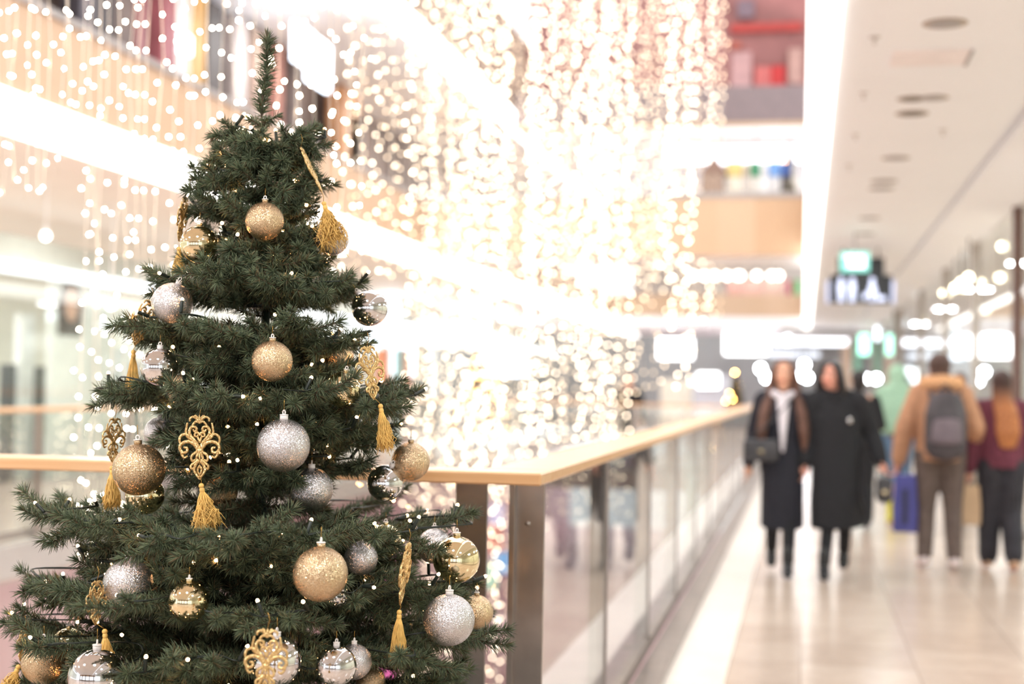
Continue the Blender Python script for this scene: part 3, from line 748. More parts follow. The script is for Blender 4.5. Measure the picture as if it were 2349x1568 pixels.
for s_i in range(NS):
    seg = path[s_i*per:(s_i+1)*per+1]
    if len(seg) < 4: continue
    lab = ['light string wound around the top quarter of the big tree', 'light string wound around the upper middle of the big tree', 'light string wound around the broad lower middle of the big tree', 'light string wound around the lowest boughs in view'][s_i]
    e = empty('light_string', AX, 0, lab, 'string lights', 'light strings wound around the big tree')
    fine = catmull([p-AX for p in seg], 4); mb = MB()
    for ph in (0, PI):
        mb.tube([q+Vector((math.cos(i*.9+ph), math.sin(i*.9+ph), .6*math.sin(i*.7+ph)))*.0020 for i, q in enumerate(fine)], .0016, 5)
    mb.build('cable', M_cable, e, True)
    cnt = 0
    for i, p in enumerate(seg[:-1]):
        out = Vector((p.x-AX.x, p.y-AX.y, 0)); out.normalize(); facing = -out.dot(CF)
        step = 2
        if (i % 2) or cnt >= 98 or RNG.random() < .22: continue
        if facing < -.25 and i % 4: continue
        dr = (out*RNG.uniform(.1, 1.0)+Vector((RNG.normal()*.5, RNG.normal()*.5, RNG.uniform(-.1, 1.1)))).normalized()
        q = dr.to_track_quat('Z', 'Y'); base = p-AX+dr*.036
        if any((Vector(c)-(base+AX)).length < r+.004 for c, r, nn in KEEP): continue
        o = link('socket', _sock, e); o.rotation_mode = 'QUATERNION'; o.rotation_quaternion = q; o.location = base
        b = link('bulb', _bulb, o)
        cnt += 1
# ================================================================== CURTAINS OF HANGING LIGHTS IN THE VOID
M_fair = emis('warm_white_fairy_light', 'ffe9cb', 70, nosample=True)
M_fairs = [emis('soft_fairy_light', 'ffe2bd', 3, nosample=True), emis('fairy_light', 'ffe4c2', 6, nosample=True), emis('bright_fairy_light', 'ffe8cc', 12, nosample=True)]
M_clear = mat('clear_wire', 'efe6da', .4, var=.02)
def fairy_mesh(L, step, r, seed, wob=.05, m=None):
    rr = random.Random(seed); mb = MB(); z = 0; wires = MB(); pts = [(0, 0, 0)]
    n = int(L/step)
    for k in range(n):
        z = (k+.3+rr.uniform(0, .5))*step; x, y = rr.uniform(-wob, wob), rr.uniform(-wob, wob)
        mb.sphere((x, y, z), r, 6, 4)
        if k % 3 == 0: pts.append((x*.5, y*.5, z+.01))
    pts.append((0, 0, L)); wires.tube(pts, .0024, 3)
    return wires.mesh('cord', M_clear), mb.mesh('bulbs', m or M_fair)
def fairy_protos(L, step, r, n, wob, soft_=True): return [fairy_mesh(L, step, r, 100*n+k+int(L*7), wob, M_fairs[k % 3] if soft_ else None) for k in range(n)]
def hang(x, y, z0, proto, label, group):
    c, b = proto; o = link('hanging_light_string', c, None, (x, y, z0)); o.rotation_euler = (0, 0, RNG.uniform(0, 6.28))
    tag(o, label, 'string lights', group); q = link('bulbs', b, o); q['kind'] = 'stuff'
near_p = fairy_protos(7.0, .115, .0055, 5, .035, False)
mid_p = fairy_protos(9.5, .135, .0105, 6, .05)
far_p = fairy_protos(11, .16, .0150, 6, .07)
fat_p = fairy_protos(9, .20, .0170, 6, .09)
def zpx(py, Y, px):
    """height of the sight line through (px, py) where it is Y metres down the hall"""
    a = W(px, py, 1)-cam_pos; return cam_pos.z+a.z/a.y*Y
cam_pos = Vector((0, 0, CAMZ))
def xpx(px, Y, py=700):
    a = W(px, py, 1)-cam_pos; return a.x/a.y*Y
def row(n, px0, px1, Y0, Y1, bot, protos, label, group, jit=1.0):
    for k in range(n):
        Y = RNG.uniform(Y0, Y1); px = px0+(px1-px0)*(k+RNG.uniform(.1, .9)*jit)/n
        by = bot(px) if callable(bot) else bot
        x = xpx(px, Y); x = max(XL+.35, min(XR-.4, x))
        hang(x, Y, max(-4.6, zpx(by+RNG.uniform(-25, 25), Y, px)), protos[RNG.integers(len(protos))], label, group)
g1 = 'near strings of lights hanging in the void'
row(9, -40, 185, 5.9, 6.6, lambda p: 450 if p < 100 else 400, near_p, 'thin hanging light string ending high above the handrail at the far left', g1)
row(7, 178, 345, 5.9, 6.9, 1310, near_p, 'thin hanging light string reaching below the handrail left of the big tree', g1)
row(18, 340, 830, 6.1, 7.6, lambda p: 1150 if p < 600 else 640, near_p, 'thin hanging light string behind the big tree', g1)
g2 = 'middle strings of lights hanging in the void'
row(24, 780, 1150, 10, 14, lambda p: 640 if p < 940 else 1900, mid_p, 'hanging light string of the middle curtain, right of the big tree', g2)
row(26, 940, 1430, 13, 17, lambda p: 1750 if p < 1200 else 1010, mid_p, 'hanging light string of the middle curtain over the handrail corner', g2)
g3 = 'far strings of lights hanging in the void'
row(34, 960, 1535, 17, 23, lambda p: 1200 if p < 1440 else 640, far_p, 'hanging light string of the dense far curtain in the middle of the void', g3)
row(22, 1150, 1662, 20, 23.5, lambda p: 300 if p > 1540 else 640, far_p, 'hanging light string of the dense far curtain near the bridge', g3)
row(14, 1290, 1600, 19, 23, lambda p: 905, fat_p, 'hanging light string ending level with the gallery floor far ahead', g3)
row(10, 1540, 1655, 25.5, 27, lambda p: 735, fat_p, 'hanging light string beyond the bridge over the void', 'strings of lights beyond the bridge')

# ================================================================== FITTINGS ON THE WALKWAY CEILING
def ceil_pt(px, py, zc=ZC):
    a = W(px, py, 1)-cam_pos; k = (zc-cam_pos.z)/a.z; return cam_pos+a*k
M_dl = mat('downlight_bronze', 'b3a698', .5); M_dli = mat('downlight_recess', '6a5c4e', .5); M_spr = mat('sprinkler_white', 'd2cac6', .5)
DL = [((2168, 53), .13, 'round ceiling vent nearest the camera'), ((2092, 226), .11, 'dark round downlight, near one of the pair'), ((2142, 224), .11, 'pale round downlight beside the dark one'), ((2092, 260), .13, 'dark round downlight just past the pair'),
      ((2055, 362), .13, 'round downlight in the middle of the walkway ceiling'), ((2028, 415), .14, 'square-looking downlight further along the ceiling'), ((2022, 432), .14, 'downlight right behind the square-looking one'), ((1995, 500), .14, 'bluish downlight far along the ceiling'), ((1985, 536), .14, 'farthest small downlight before the hanging sign')]
for i, (q, r, lab) in enumerate(DL):
    p = ceil_pt(*q); o = MB().lathe([(r*.8, -.004), (r, -.001), (r, .0)], 20).build('downlight', M_dl, None, True, (p.x, p.y, ZC-.002)); tag(o, lab, 'ceiling light', 'round fittings in the walkway ceiling')
    MB().lathe([(r*.72, -.006), (r*.75, -.003)], 20).build('recess', M_dli if i in (1, 3) else M_grey, o, True)
for q, lab in [((2006, 84), 'small sprinkler nearest the glowing strip'), ((1981, 212), 'second sprinkler beside the strip'), ((2163, 297), 'sprinkler towards the bulkhead'), ((1962, 308), 'third sprinkler along the strip'), ((1948, 378), 'fourth sprinkler along the strip')]:
    p = ceil_pt(*q); o = MB().lathe([(.035, -.004), (.035, 0)], 14).build('sprinkler', M_spr, None, True, (p.x, p.y, ZC-.002)); tag(o, lab, 'sprinkler', 'sprinklers in the walkway ceiling')
    MB().lathe([(.008, -.05), (.016, -.045), (.008, -.035), (.008, -.002)], 10).build('head', M_spr, o, True)
a_, b_ = ceil_pt(2040, 150), ceil_pt(2235, 110)
o = MB().box(min(a_.x, b_.x), max(a_.x, b_.x), min(a_.y, b_.y), max(a_.y, b_.y), ZC-.012, ZC-.001).build('ceiling_hatch', mat('hatch_white', 'f6eeee', .5)); tag(o, 'rectangular white access hatch in the walkway ceiling', 'hatch')
MB().box(max(a_.x, b_.x)-.02, max(a_.x, b_.x), min(a_.y, b_.y), max(a_.y, b_.y), ZC-.02, ZC-.012).build('edge', M_grey, o)
# hanging sign with pictograms, exit sign in front of it
M_glyph = emis('pictogram_glow', 'dfe4ff', 1.5); M_sign = mat('sign_black', '23262c', .35)
sx = xpx(1972, 22); sy = 21.8
t = empty('hanging_sign', (sx, sy, 2.78), 0, 'black hanging sign with glowing bluish white pictograms', 'sign')
MB().box(-.45, .45, -.05, .05, 0, .42).box(-.34, .34, -.05, .05, .42, .68).build('panel', M_sign, t)
for x_ in (-.25, .25): MB().tube([(x_, 0, .66), (x_, 0, .82)], .012, 8).build('hanger_rod', M_black, t)
def figure(mb, x, kind, h=.36, z=.03, y=-.055):
    mb.sphere((x, y, z+h*.88), (.036, .006, .036), 12, 8)
    if kind == 'man': mb.cbox((x, y, z+h*.56), (.10, .012, .15)).cbox((x-.022, y, z+h*.2), (.036, .012, .16)).cbox((x+.022, y, z+h*.2), (.036, .012, .16))
    else: mb.prism([(x-.03, y-.006, z+h*.78), (x+.03, y-.006, z+h*.78), (x+.085, y-.006, z+h*.22), (x-.085, y-.006, z+h*.22)], (0, .012, 0)).cbox((x-.02, y, z+h*.1), (.025, .012, .09)).cbox((x+.02, y, z+h*.1), (.025, .012, .09))
for x_, k_ in ((-.28, 'man'), (-.12, 'man'), (.17, 'woman')):
    mb = MB(); figure(mb, x_, k_); mb.build('pictogram', M_glyph, t, True)
mb = MB(); mb.cbox((.30, -.055, .07), (.12, .012, .07)); mb.sphere((.06, -.055, .10), (.03, .006, .05), 10, 6); mb.build('pictogram', M_glyph, t, True)
for x_ in (-.475, .475): MB().box(x_-.02, x_+.02, -.05, .05, 0, .34).build('side_light', emis('sign_side_glow', 'd8dcfa', 1.1), t)
ex = xpx(1960, 19.5); ez = zpx(624, 19.5, 1960)
t = empty('exit_sign', (ex, 19.5, ez), 0, 'small green glowing exit sign hanging in front of the black sign', 'sign')
MB().cbox((0, 0, .14), (.38, .06, .27), .008).build('box', emis('exit_green', 'a0ecdc', 1.1), t)
mb = MB(); mb.cbox((.02, -.034, .14), (.22, .008, .16)); mb.sphere((-.10, -.034, .2), (.03, .006, .03)); mb.build('running_figure', emis('exit_white', 'f0fff8', 2.5), t)
MB().tube([(0, 0, .26), (0, 0, ZC-ez)], .01, 8).build('hanger_rod', M_grey, t)
# ================================================================== SHOPFRONTS ON THE RIGHT
XS = 2.25
M_mull = mat('dark_bronze_mullion', '6b5149', .45, .4); M_mull2 = mat('pale_mullion', 'aaa098', .4, .3)
ys = [-6, -1, 4.5, 10, 16.1, 19.9, 24, 29, 35, 42, 49]
struct('wall_right', MB().box(XS+.05, 7, -6, 49, 3.47, 3.9), M_warmwhite, 'white header above the right shopfronts')
for i in range(len(ys)-1):
    struct('window_%d' % (i+1), MB().box(XS, XS+.015, ys[i]+.06, ys[i+1]-.06, .08, 3.47), M_shopglass)
    struct('trim_%d' % (20+i), MB().box(XS-.05, XS+.05, ys[i+1]-.05, ys[i+1]+.05, 0, 3.48), M_mull if i == 3 else M_mull2)
struct('floor_shop_right', MB().box(4.5, 7, -6, 60, -.3, 0), M_tile)
struct('wall_right_shop', MB().box(6.8, 7, -6, 60, 0, 3.47), mat('shop_interior_wall', 'd8d4c2', .7, var=.1, scale=.7), 'pale back wall inside the right shops')
struct('ceiling_shop_right', MB().box(XS+.1, 7, -6, 49, 3.46, 3.5), mat('shop_ceiling_grey', 'c9c6be', .7), 'shop ceiling')
struct('baseboard_right', MB().box(XS-.03, XS+.05, -6, 49, 0, .08), M_steel)
def lightbox(px, py, w, h, Y, m, lab, grp=None, cat='lit panel'):
    x = xpx(px, Y, py); z = zpx(py, Y, px); wd_, ht = w/FPX*Y, h/FPX*Y
    o = MB().cbox((0, 0, 0), (wd_, .10, ht), .01).build('light_box', M_grey, None, False, (x, Y, z)); tag(o, lab, cat, grp)
    MB().box(-wd_/2+.01, wd_/2-.01, -.058, -.048, -ht/2+.01, ht/2-.01).build('lit_face', m, o)
    if z < 3.3:
        for s_ in (-.35, .35): MB().tube([(s_*wd_, 0, ht/2-.01), (s_*wd_, 0, (3.36 if Y > 49 else 3.47)-z)], .012, 6).build('hanger_rod', M_grey, o)
    return o
M_lb = emis('cool_lightbox', 'e6f2ff', 4.5); M_lw = emis('white_lightbox', 'ffffff', 5); M_lb2 = emis('soft_cool_lightbox', 'cfe0ee', 1.2)
lightbox(2195, 792, 32, 66, 30, M_lb, 'narrow bluish white lit panel inside the right shop'); lightbox(2280, 792, 46, 56, 30.5, M_lw, 'wider white lit panel inside the right shop')
lightbox(2322, 800, 36, 50, 31, mat('poster_mauve', 'c9a5ae', .6, var=.5, scale=12), 'reddish mauve poster beside the wider lit panel', cat='poster')
lightbox(2070, 730, 26, 40, 40, M_lb, 'small bluish lit panel high on the far right shopfront'); lightbox(1982, 790, 24, 46, 46, emis('green_lit_sign', '9ff0d2', 3), 'vertical green-white lit sign far down the walkway', cat='sign')
lightbox(2022, 762, 26, 36, 46, M_lb, 'pale blue lit sign right of the green one', cat='sign')
for px, py, Y, lab in [(2165, 672, 24, 'lowest added globe standing in for the mirrored row of warm lamps'), (2190, 660, 22, 'second added globe standing in for the mirrored row of warm lamps'), (2205, 648, 20.5, 'third added globe standing in for the mirrored row of warm lamps'), (2222, 636, 19, 'largest added globe standing in for the mirrored row of warm lamps'), (2300, 565, 17.5, 'round lamp high by the dark mullion'), (2262, 712, 26, 'pinkish round lamp low in the shop'), (2110, 700, 34, 'faint round lamp deep in the shop'), (2118, 730, 34, 'faint round lamp deep in the shop, lower')]:
    x, z = xpx(px, Y, py), zpx(py, Y, px); o = MB().sphere((0, 0, 0), .05, 14, 10).build('pendant_or_mirrored_lamp', emis('warm_globe', 'fff2d0', 8), None, True, (x, Y, z)); tag(o, lab, 'lamp', 'round lamps seen through the shop glass')  # globes of the warm row stand in for lights mirrored in the glass
    MB().tube([(0, 0, .07), (0, 0, 3.46-z)], .008, 6).build('cord', M_black, o)
for i, (px, col, h) in enumerate([(2260, 'd2c7bb', 1.6), (2300, 'a56a6a', 1.5)]):
    Y = 27+i*.5; x = xpx(px, Y, 900); o = MB().cbox((0, 0, h/2), (.6, .4, h), .03).build('display_cabinet', mat('cabinet_%d' % i, col, .5, var=.25, scale=3), None, False, (x, Y, .001)); tag(o, ['cream', 'dull red'][i]+' display cabinet inside the right shop', 'cabinet', 'cabinets inside the right shop')
    for k in range(3): MB().box(-.29, .29, -.23, -.2, .15+k*.4, .18+k*.4).build('shelf', M_white, o)
# ================================================================== THE FAR END OF THE MALL
lightbox(1712, 785, 98, 56, 54, M_lw, 'large white lit sign at the far end of the walkway', cat='sign')
def tube_light(px0, px1, py, Y, r, lab, m=None):
    x0, x1 = xpx(px0, Y, py), xpx(px1, Y, py); z = zpx(py, Y, (px0+px1)/2)
    o = MB().box(x0, x1, Y, Y+.2, z-r, z+r).build('tube_lamp', m or emis('tube_glow', 'f4f6ff', 3)); tag(o, lab, 'ceiling light', 'tube lamps at the far end')
    for q in (.2, .8): MB().tube([(x0+(x1-x0)*q, Y+.1, z+r-.01), (x0+(x1-x0)*q, Y+.1, 3.36)], .012, 6).build('hanger_rod', M_grey, o)
    return o
tube_light(1772, 1945, 782, 52, .13, 'long upper white tube lamp at the far end'); tube_light(1762, 1880, 812, 56, .11, 'shorter lower white tube lamp at the far end', emis('tube_dim', 'e6eaf4', 1.3))
tube_light(2030, 2118, 784, 52, .12, 'white tube lamp at the far end on the right', emis('tube_dim2', 'f2f2fa', 1.8)); tube_light(2040, 2100, 820, 56, .2, 'dimmer white tube lamp at the far right end', emis('tube_dim3', 'eef0f8', 1.4))
M_spotw = emis('cool_spot', 'f4f8ff', 30)
for px, py, lab in [(1806, 780, 'round white lamp in front of the far tube lamps'), (1745, 845, 'round white lamp left of the brown-haired woman'), (1758, 866, 'lower round white lamp left of the brown-haired woman'), (1845, 836, 'upper round lamp between the two women'), (1832, 862, 'left round lamp between the two women'), (1852, 866, 'right round lamp between the two women'), (1985, 868, 'left one of the twin lamps before the green hood'), (2006, 868, 'right one of the twin lamps before the green hood'), (2085, 850, 'upper lamp right of the green hood'), (2097, 868, 'lower lamp right of the green hood'), (2107, 852, 'third lamp right of the green hood')]:
    Y = 50; x, z = xpx(px, Y, py), zpx(py, Y, px); o = MB().sphere((0, 0, 0), .13, 12, 8).build('spot_lamp', M_spotw, None, True, (x, Y, z)); tag(o, lab, 'lamp', 'round lamps at the far end')
    MB().tube([(0, 0, .12), (0, 0, max(.3, 3.35-z))], .015, 6).build('cord', M_black, o)
def block(name, px0, px1, py0, py1, Y, m, lab, cat, dep=.5, grp=None, zb=None):
    x0, x1 = xpx(px0, Y, 880), xpx(px1, Y, 880); z0, z1 = zpx(py1, Y, (px0+px1)/2), zpx(py0, Y, (px0+px1)/2)
    if zb is not None: z0 = zb
    o = MB().cbox(((x1-x0)/2, dep/2, (z1-z0)/2), (x1-x0, dep, z1-z0), .02).build(name, m, None, False, (x0, Y, z0)); tag(o, lab, cat, grp); return o
block('kiosk', 1590, 1668, 862, 938, 44, mat('kiosk_pale', 'dfe3ee', .4, var=.1), 'pale kiosk beyond the void, left of the small golden tree', 'kiosk', 1.5, None, .001)
block('kiosk', 1515, 1580, 870, 938, 46, mat('kiosk_cream', 'f2ead8', .4, var=.1), 'cream kiosk at the far side behind the hanging lights', 'kiosk', 1.5, None, .001)
lightbox(1550, 800, 80, 46, 50, M_lw, 'wide white lit shop sign behind the hanging lights', cat='sign'); lightbox(1625, 872, 50, 34, 43.8, M_lw, 'white lit counter panel on the pale kiosk', cat='lit panel')
block('pillar', 1930, 1952, 780, 905, 52, mat('brown_pillar', 'a48c78', .5), 'brown pillar at the far end', 'pillar', .5, None, .001); block('pillar', 2048, 2066, 690, 905, 36, mat('grey_pillar', '9a9690', .5), 'grey pillar beside the right shopfronts', 'pillar', .2, None, .001)
block('pillar', 2078, 2092, 690, 770, 34, M_dark, 'dark hanging banner post near the right shopfronts', 'post', .1)
block('sliding_panel', 1958, 1975, 770, 860, 53, mat('green_panel', '7fb79c', .5), 'green panel beside the vertical lit sign', 'panel', .2)
# upper levels ahead
for px0, px1, col, col2, lab in [(1660, 1697, 'e0cc86', 'e8e2d4', 'yellow'), (1702, 1714, 'c8bcae', 'd8d0c8', 'beige'), (1716, 1736, '3f8f68', 'd9d6d0', 'green'), (1738, 1756, 'd8dade', 'eef0f2', 'white'), (1758, 1784, '6f9cd8', 'cfcfd2', 'light blue'), (1786, 1806, '3a5a9e', '66625f', 'deep blue'), (1810, 1828, 'b6b4b6', 'd6d2cc', 'grey')]:
    Y = 25.9; o = block('display_stand', px0, px1, 405, 450, Y, mat('stand_base_'+lab, col2, .5), lab+' topped display stand on the bridge', 'display stand', .4, 'display stands on the bridge', 3.851)
    w_ = xpx(px1, Y, 880)-xpx(px0, Y, 880); zz = zpx(370, Y, px0)-3.851; z4 = zpx(405, Y, px0)-3.851
    MB().cbox((w_/2, .2, (zz+z4)/2), (w_*1.03, .42, zz-z4), .03).build('top', mat('stand_top_'+lab, col, .5), o)
o = block('gift_house', 1602, 1652, 395, 440, 25.6, mat('brown_speckled', 'a58f80', .7, var=.6, scale=14), 'brown speckled house-shaped decoration with a pointed top on the bridge', 'decoration', .6, None, 3.851)
zt_ = zpx(395, 25.6, 1627)-3.852
MB().prism([(.0, 0, zt_), (.45, 0, zt_), (.26, 0, zt_+.28), (.20, 0, zt_+.28)], (0, .6, 0)).build('roof', mat('brown_roof', '8f7468', .7), o)
block('shop_display', 1625, 1833, 335, 372, 32.8, emis('upper_shop_glow', 'f8f8ff', 3), 'bright lit shop display strip behind the bridge', 'lit panel', .2)
block('shop_display', 1520, 1620, 335, 372, 32.8, emis('upper_shop_glow', 'f8f8ff', 3), 'bright lit shop display left of the brown decoration', 'lit panel', .2)
for o in [q_ for q_ in COL.objects if q_.name.startswith('shop_display')]:
    for x_ in (.2, 1.0): MB().tube([(x_, .1, .1), (x_, .1, 7.47-o.location.z)], .015, 6).build('hanger_rod', M_grey, o)
for q in [(1665, 1833, 52, 72, 'a83a34', 'long red shelf band on the top storey'), (1722, 1760, 152, 205, 'b8605c', 'pink box on the top storey'), (1760, 1794, 150, 205, 'b02a2a', 'bright red box on the top storey'), (1668, 1690, 95, 112, 'a85848', 'small orange-red panel on the top storey'), (1668, 1715, 118, 200, 'b48c8a', 'pale rose panel on the top storey'), (1680, 1720, 0, 40, '76626c', 'mauve panel on the top storey'), (1800, 1833, 110, 190, 'b08a80', 'beige rose panel on the top storey')]:
    block('display_board', q[0], q[1], q[2], q[3], 33.45, mat('panel_'+q[4], q[4], .6, var=.15), q[5], 'panel', .1, 'coloured panels of the top storey shop')
for k, (px0, px1, c, lab) in enumerate([(1665, 1700, 'c99f98', 'rose'), (1702, 1745, 'd2aca4', 'pale rose'), (1747, 1798, 'ccb0a6', 'pinkish beige'), (1802, 1814, 'b0305a', 'magenta'), (1818, 1833, '5fb56a', 'green')]):
    block('shop_poster', px0, px1, 642, 678, 50, mat('shop_panel_%d' % k, c, .5), lab+' shop poster above the far bridge', 'poster', .2, 'shop posters above the far bridge', 3.951)
struct('ceiling_far_middle', MB().box(XL, 2, 49, 55.5, 6.4, 6.6), M_warmwhite)
for k, px in enumerate((1668, 1692, 1698, 1736, 1770, 1786, 1640, 1615, 1590)):
    x, z = xpx(px, 49.5, 632), zpx(632, 49.5, px); o = MB().sphere((0, 0, 0), .12, 12, 8).build('spot_lamp', emis('warm_row_lamp', 'fff0e2', 7, nosample=True), None, True, (x, 49.5, z)); tag(o, 'round warm lamp in the row above the far bridge', 'lamp', 'row of round lamps above the far bridge'); MB().tube([(0, 0, .15), (0, 0, 6.4-z)], .015, 6).build('cord', M_black, o)
# ================================================================== ACROSS THE VOID ON THE LEFT
XG = XL-3.4
def Yx(px, X, py=800):
    a = W(px, py, 1)-cam_pos; return X/a.x*a.y
def zX(px, py, X): a = W(px, py, 1)-cam_pos; return cam_pos.z+X/a.x*a.z
Z_A, Z_B = zX(0, 621, XG), zX(0, 597, XG)
struct('window_30', MB().box(XG, XG+.02, -2, 58, .1, Z_A), M_shopglass, 'glass shopfronts across the void')
struct('trim_30', MB().box(XG-.1, XG+.08, -2, 58, Z_A, Z_B), emis('lit_header', 'f4f8fa', 1.7), 'lit white header band over the shopfronts across the void')
struct('trim_31', MB().box(XG-.1, XG, -2, 58, Z_B, 3.3), mat('header_grey_green', 'b4bab2', .5), 'grey green glass band above the lit header')
def side_panel(Y0, Y1, z0, z1, x, m, name, lab, cat, dep=.12, grp=None):
    o = MB().cbox((dep/2, (Y1-Y0)/2, (z1-z0)/2), (dep, Y1-Y0, z1-z0), .01).build(name, m, None, False, (x, Y0, z0)); tag(o, lab, cat, grp); return o
def Yx(px, X, py=800):
    a = W(px, py, 1)-cam_pos; return X/a.x*a.y
def zX(px, py, X): a = W(px, py, 1)-cam_pos; return cam_pos.z+X/a.x*a.z
# big portrait poster in the window
X = XG-.5; y0, y1 = Yx(105, X), Yx(250, X); zt_, zb = zX(150, 640, X), zX(150, 900, X)
po = side_panel(y0, y1, .001, zX(150, 628, X), X, mat('poster_white', 'e9ecec', .5), 'poster', 'large shop poster of a dark-haired woman in a white top', 'poster', .06)
yc = Yx(150, X)-y0
def pz(py): return zX(150, py, X)-.001
pm_ = MB(); hw = (Yx(180, X)-Yx(122, X))/2
pm_.sphere((.065, yc, (pz(640)+pz(765))/2), (.008, hw*1.02, (pz(640)-pz(765))/2), 20, 12); pm_.cbox((.063, yc, (pz(700)+pz(770))/2), (.008, hw*1.9, pz(700)-pz(770))); pm_.build('hair_print', mat('print_dark_hair', '4a3f40', .5), po, True)
MB().sphere((.073, yc+.02, (pz(658)+pz(738))/2), (.008, hw*.52, (pz(658)-pz(738))/2), 20, 12).build('face_print', mat('print_skin', 'd9ad96', .5), po, True)
MB().cbox((.066, yc, (pz(770)+.1)/2), (.006, hw*3.0, pz(770)-.1)).build('shirt_print', mat('print_white_shirt', 'f4f6f8', .5), po)
for k, (pa, pb, pt, pbm, col, nm, lab, cat) in enumerate([(0, 22, 835, 1000, '4b4f58', 'clothes_rack', 'rack of dark clothes behind the far left glass', 'clothes rack'), (30, 62, 720, 1030, 'e6e8ea', 'mannequin_drape', 'white draped display behind the left glass', 'display'), (78, 120, 840, 960, '45464c', 'clothes_rack', 'rack of black clothes left of the portrait poster', 'clothes rack'), (260, 285, 800, 1000, 'dfe6ec', 'display_column', 'pale display column right of the portrait poster', 'display'), (300, 330, 830, 1010, '8f9498', 'clothes_rack', 'rack of grey clothes right of the poster', 'clothes rack'), (205, 230, 815, 850, '2c2c30', 'handbag', 'small black bag on display by the poster', 'bag'),
      (862, 884, 800, 905, 'd9906a', 'roll_banner', 'orange banner across the void, just right of the tree', 'banner'), (905, 920, 800, 905, '8fb8bc', 'roll_banner', 'teal banner across the void', 'banner'), (926, 938, 800, 905, 'c98a6a', 'roll_banner', 'narrow terracotta banner across the void', 'banner')]):
    X = XG-.9 if pa < 800 else XG+.2; y0, y1 = Yx(pa, X), Yx(pb, X); z1 = zX((pa+pb)/2, pt, X); z0 = .001
    side_panel(y0, y1, z0, z1, X, mat('left_item_%d' % k, col, .6, var=.2, scale=5), nm, lab, cat, .12 if pa < 800 else .08)
for pa, pb, pt, pbm, lab in [(868, 905, 690, 790, 'white lit panel across the void beside the mirror silver bauble'), (925, 942, 745, 860, 'tall white lit panel across the void'), (990, 1035, 745, 790, 'white lit shop sign behind the hanging lights, left one'), (1050, 1110, 745, 790, 'bluish lit shop sign behind the hanging lights'), (1130, 1190, 780, 860, 'pale lit window behind the hanging lights')]:
    X = XG+.15; y0, y1 = Yx(pa, X), Yx(pb, X); o = side_panel(y0, min(y1, 57), zX((pa+pb)/2, pbm, X), zX((pa+pb)/2, pt, X), X, M_lb, 'light_box', lab, 'lit panel', .1); MB().tube([(.05, .1, 0), (.05, .1, ZC-zX((pa+pb)/2, pbm, X))], .02, 6).build('hanger_rod', M_grey, o)
for px, py, lab in [(105, 541, 'track spotlight glowing under the left gallery ceiling'), (255, 700, 'small spotlight in the left shop window')]:
    X = XL-1.6; y = Yx(px, X, py); z = min(3.45, zX(px, py, X)); o = MB().sphere((0, 0, 0), .045, 12, 8).build('spotlight', emis('track_spot', 'fffaf0', 6), None, True, (X, y, z)); tag(o, lab, 'spotlight'); MB().tube([(0, 0, .04), (0, 0, .1)], .03, 10).build('body', M_white, o)
    if z < 3.4: MB().tube([(0, 0, .1), (0, 0, ZC-z)], .01, 6).build('rod', M_white, o)
# dark window displays of the upper gallery
for k, (pa, pb, pt, pbm, col, lab) in enumerate([(135, 165, -60, 60, '3d3a44', 'dark blue-black'), (165, 215, -60, 85, '2f2b2e', 'black'), (222, 260, -60, 95, '5a4c48', 'dark brown'), (272, 292, -60, 110, '8a5a5e', 'dull red'), (330, 362, -60, 130, '9c5a62', 'crimson'), (362, 392, -60, 120, 'e6e4ec', 'white'), (392, 430, -60, 105, 'c79a58', 'gold'), (436, 470, -60, 185, '4a4240', 'espresso'), (500, 530, -60, 210, 'b8aca8', 'pale grey'), (540, 580, -60, 215, '8a7468', 'taupe'), (598, 618, -60, 215, '9a6a5e', 'red brown'), (640, 660, 100, 240, '6a5d5a', 'brown grey'), (752, 800, 120, 270, 'c89468', 'orange brown'), (775, 800, 270, 330, 'a87c70', 'terracotta')]):
    X = XL-2.9; y0, y1 = Yx(pa, X, 100), Yx(pb, X, 100); z1 = min(7.5, zX((pa+pb)/2, pt, X)); z0 = 4.01
    side_panel(y0, y1, z0, z1, X, mat('upper_item_%d' % k, col, .6, var=.25, scale=3), 'window_display', lab+' window display on the upper gallery', 'display', .3, 'window displays on the upper gallery')
X = XL-1.2
for pa, pb, pt, pbm, lab in [(668, 705, 60, 150, 'bluish white lit sign on the upper gallery, upper piece'), (700, 748, 90, 200, 'bluish white lit sign on the upper gallery, lower piece'), (405, 425, 80, 125, 'small white lit panel on the upper gallery')]:
    y0, y1 = Yx(pa, X, 100), Yx(pb, X, 100); side_panel(y0, y1, zX((pa+pb)/2, pbm, X), min(7.5, zX((pa+pb)/2, pt, X)), X, M_lb, 'light_box', lab, 'lit panel', .1)
# lower storey
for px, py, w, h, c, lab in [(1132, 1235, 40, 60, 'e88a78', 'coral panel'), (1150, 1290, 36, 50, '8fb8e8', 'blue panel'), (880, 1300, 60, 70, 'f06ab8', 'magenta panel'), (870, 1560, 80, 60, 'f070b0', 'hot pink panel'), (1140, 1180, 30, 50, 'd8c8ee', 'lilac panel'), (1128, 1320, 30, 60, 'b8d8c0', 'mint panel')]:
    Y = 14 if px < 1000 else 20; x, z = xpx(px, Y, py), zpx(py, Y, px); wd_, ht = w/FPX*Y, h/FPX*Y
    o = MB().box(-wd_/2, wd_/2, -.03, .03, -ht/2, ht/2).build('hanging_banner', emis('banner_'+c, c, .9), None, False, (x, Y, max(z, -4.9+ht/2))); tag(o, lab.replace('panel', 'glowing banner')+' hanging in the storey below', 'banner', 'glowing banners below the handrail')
    MB().tube([(0, 0, ht/2), (0, 0, ht/2+.5)], .004, 5).build('cord', M_clear, o)
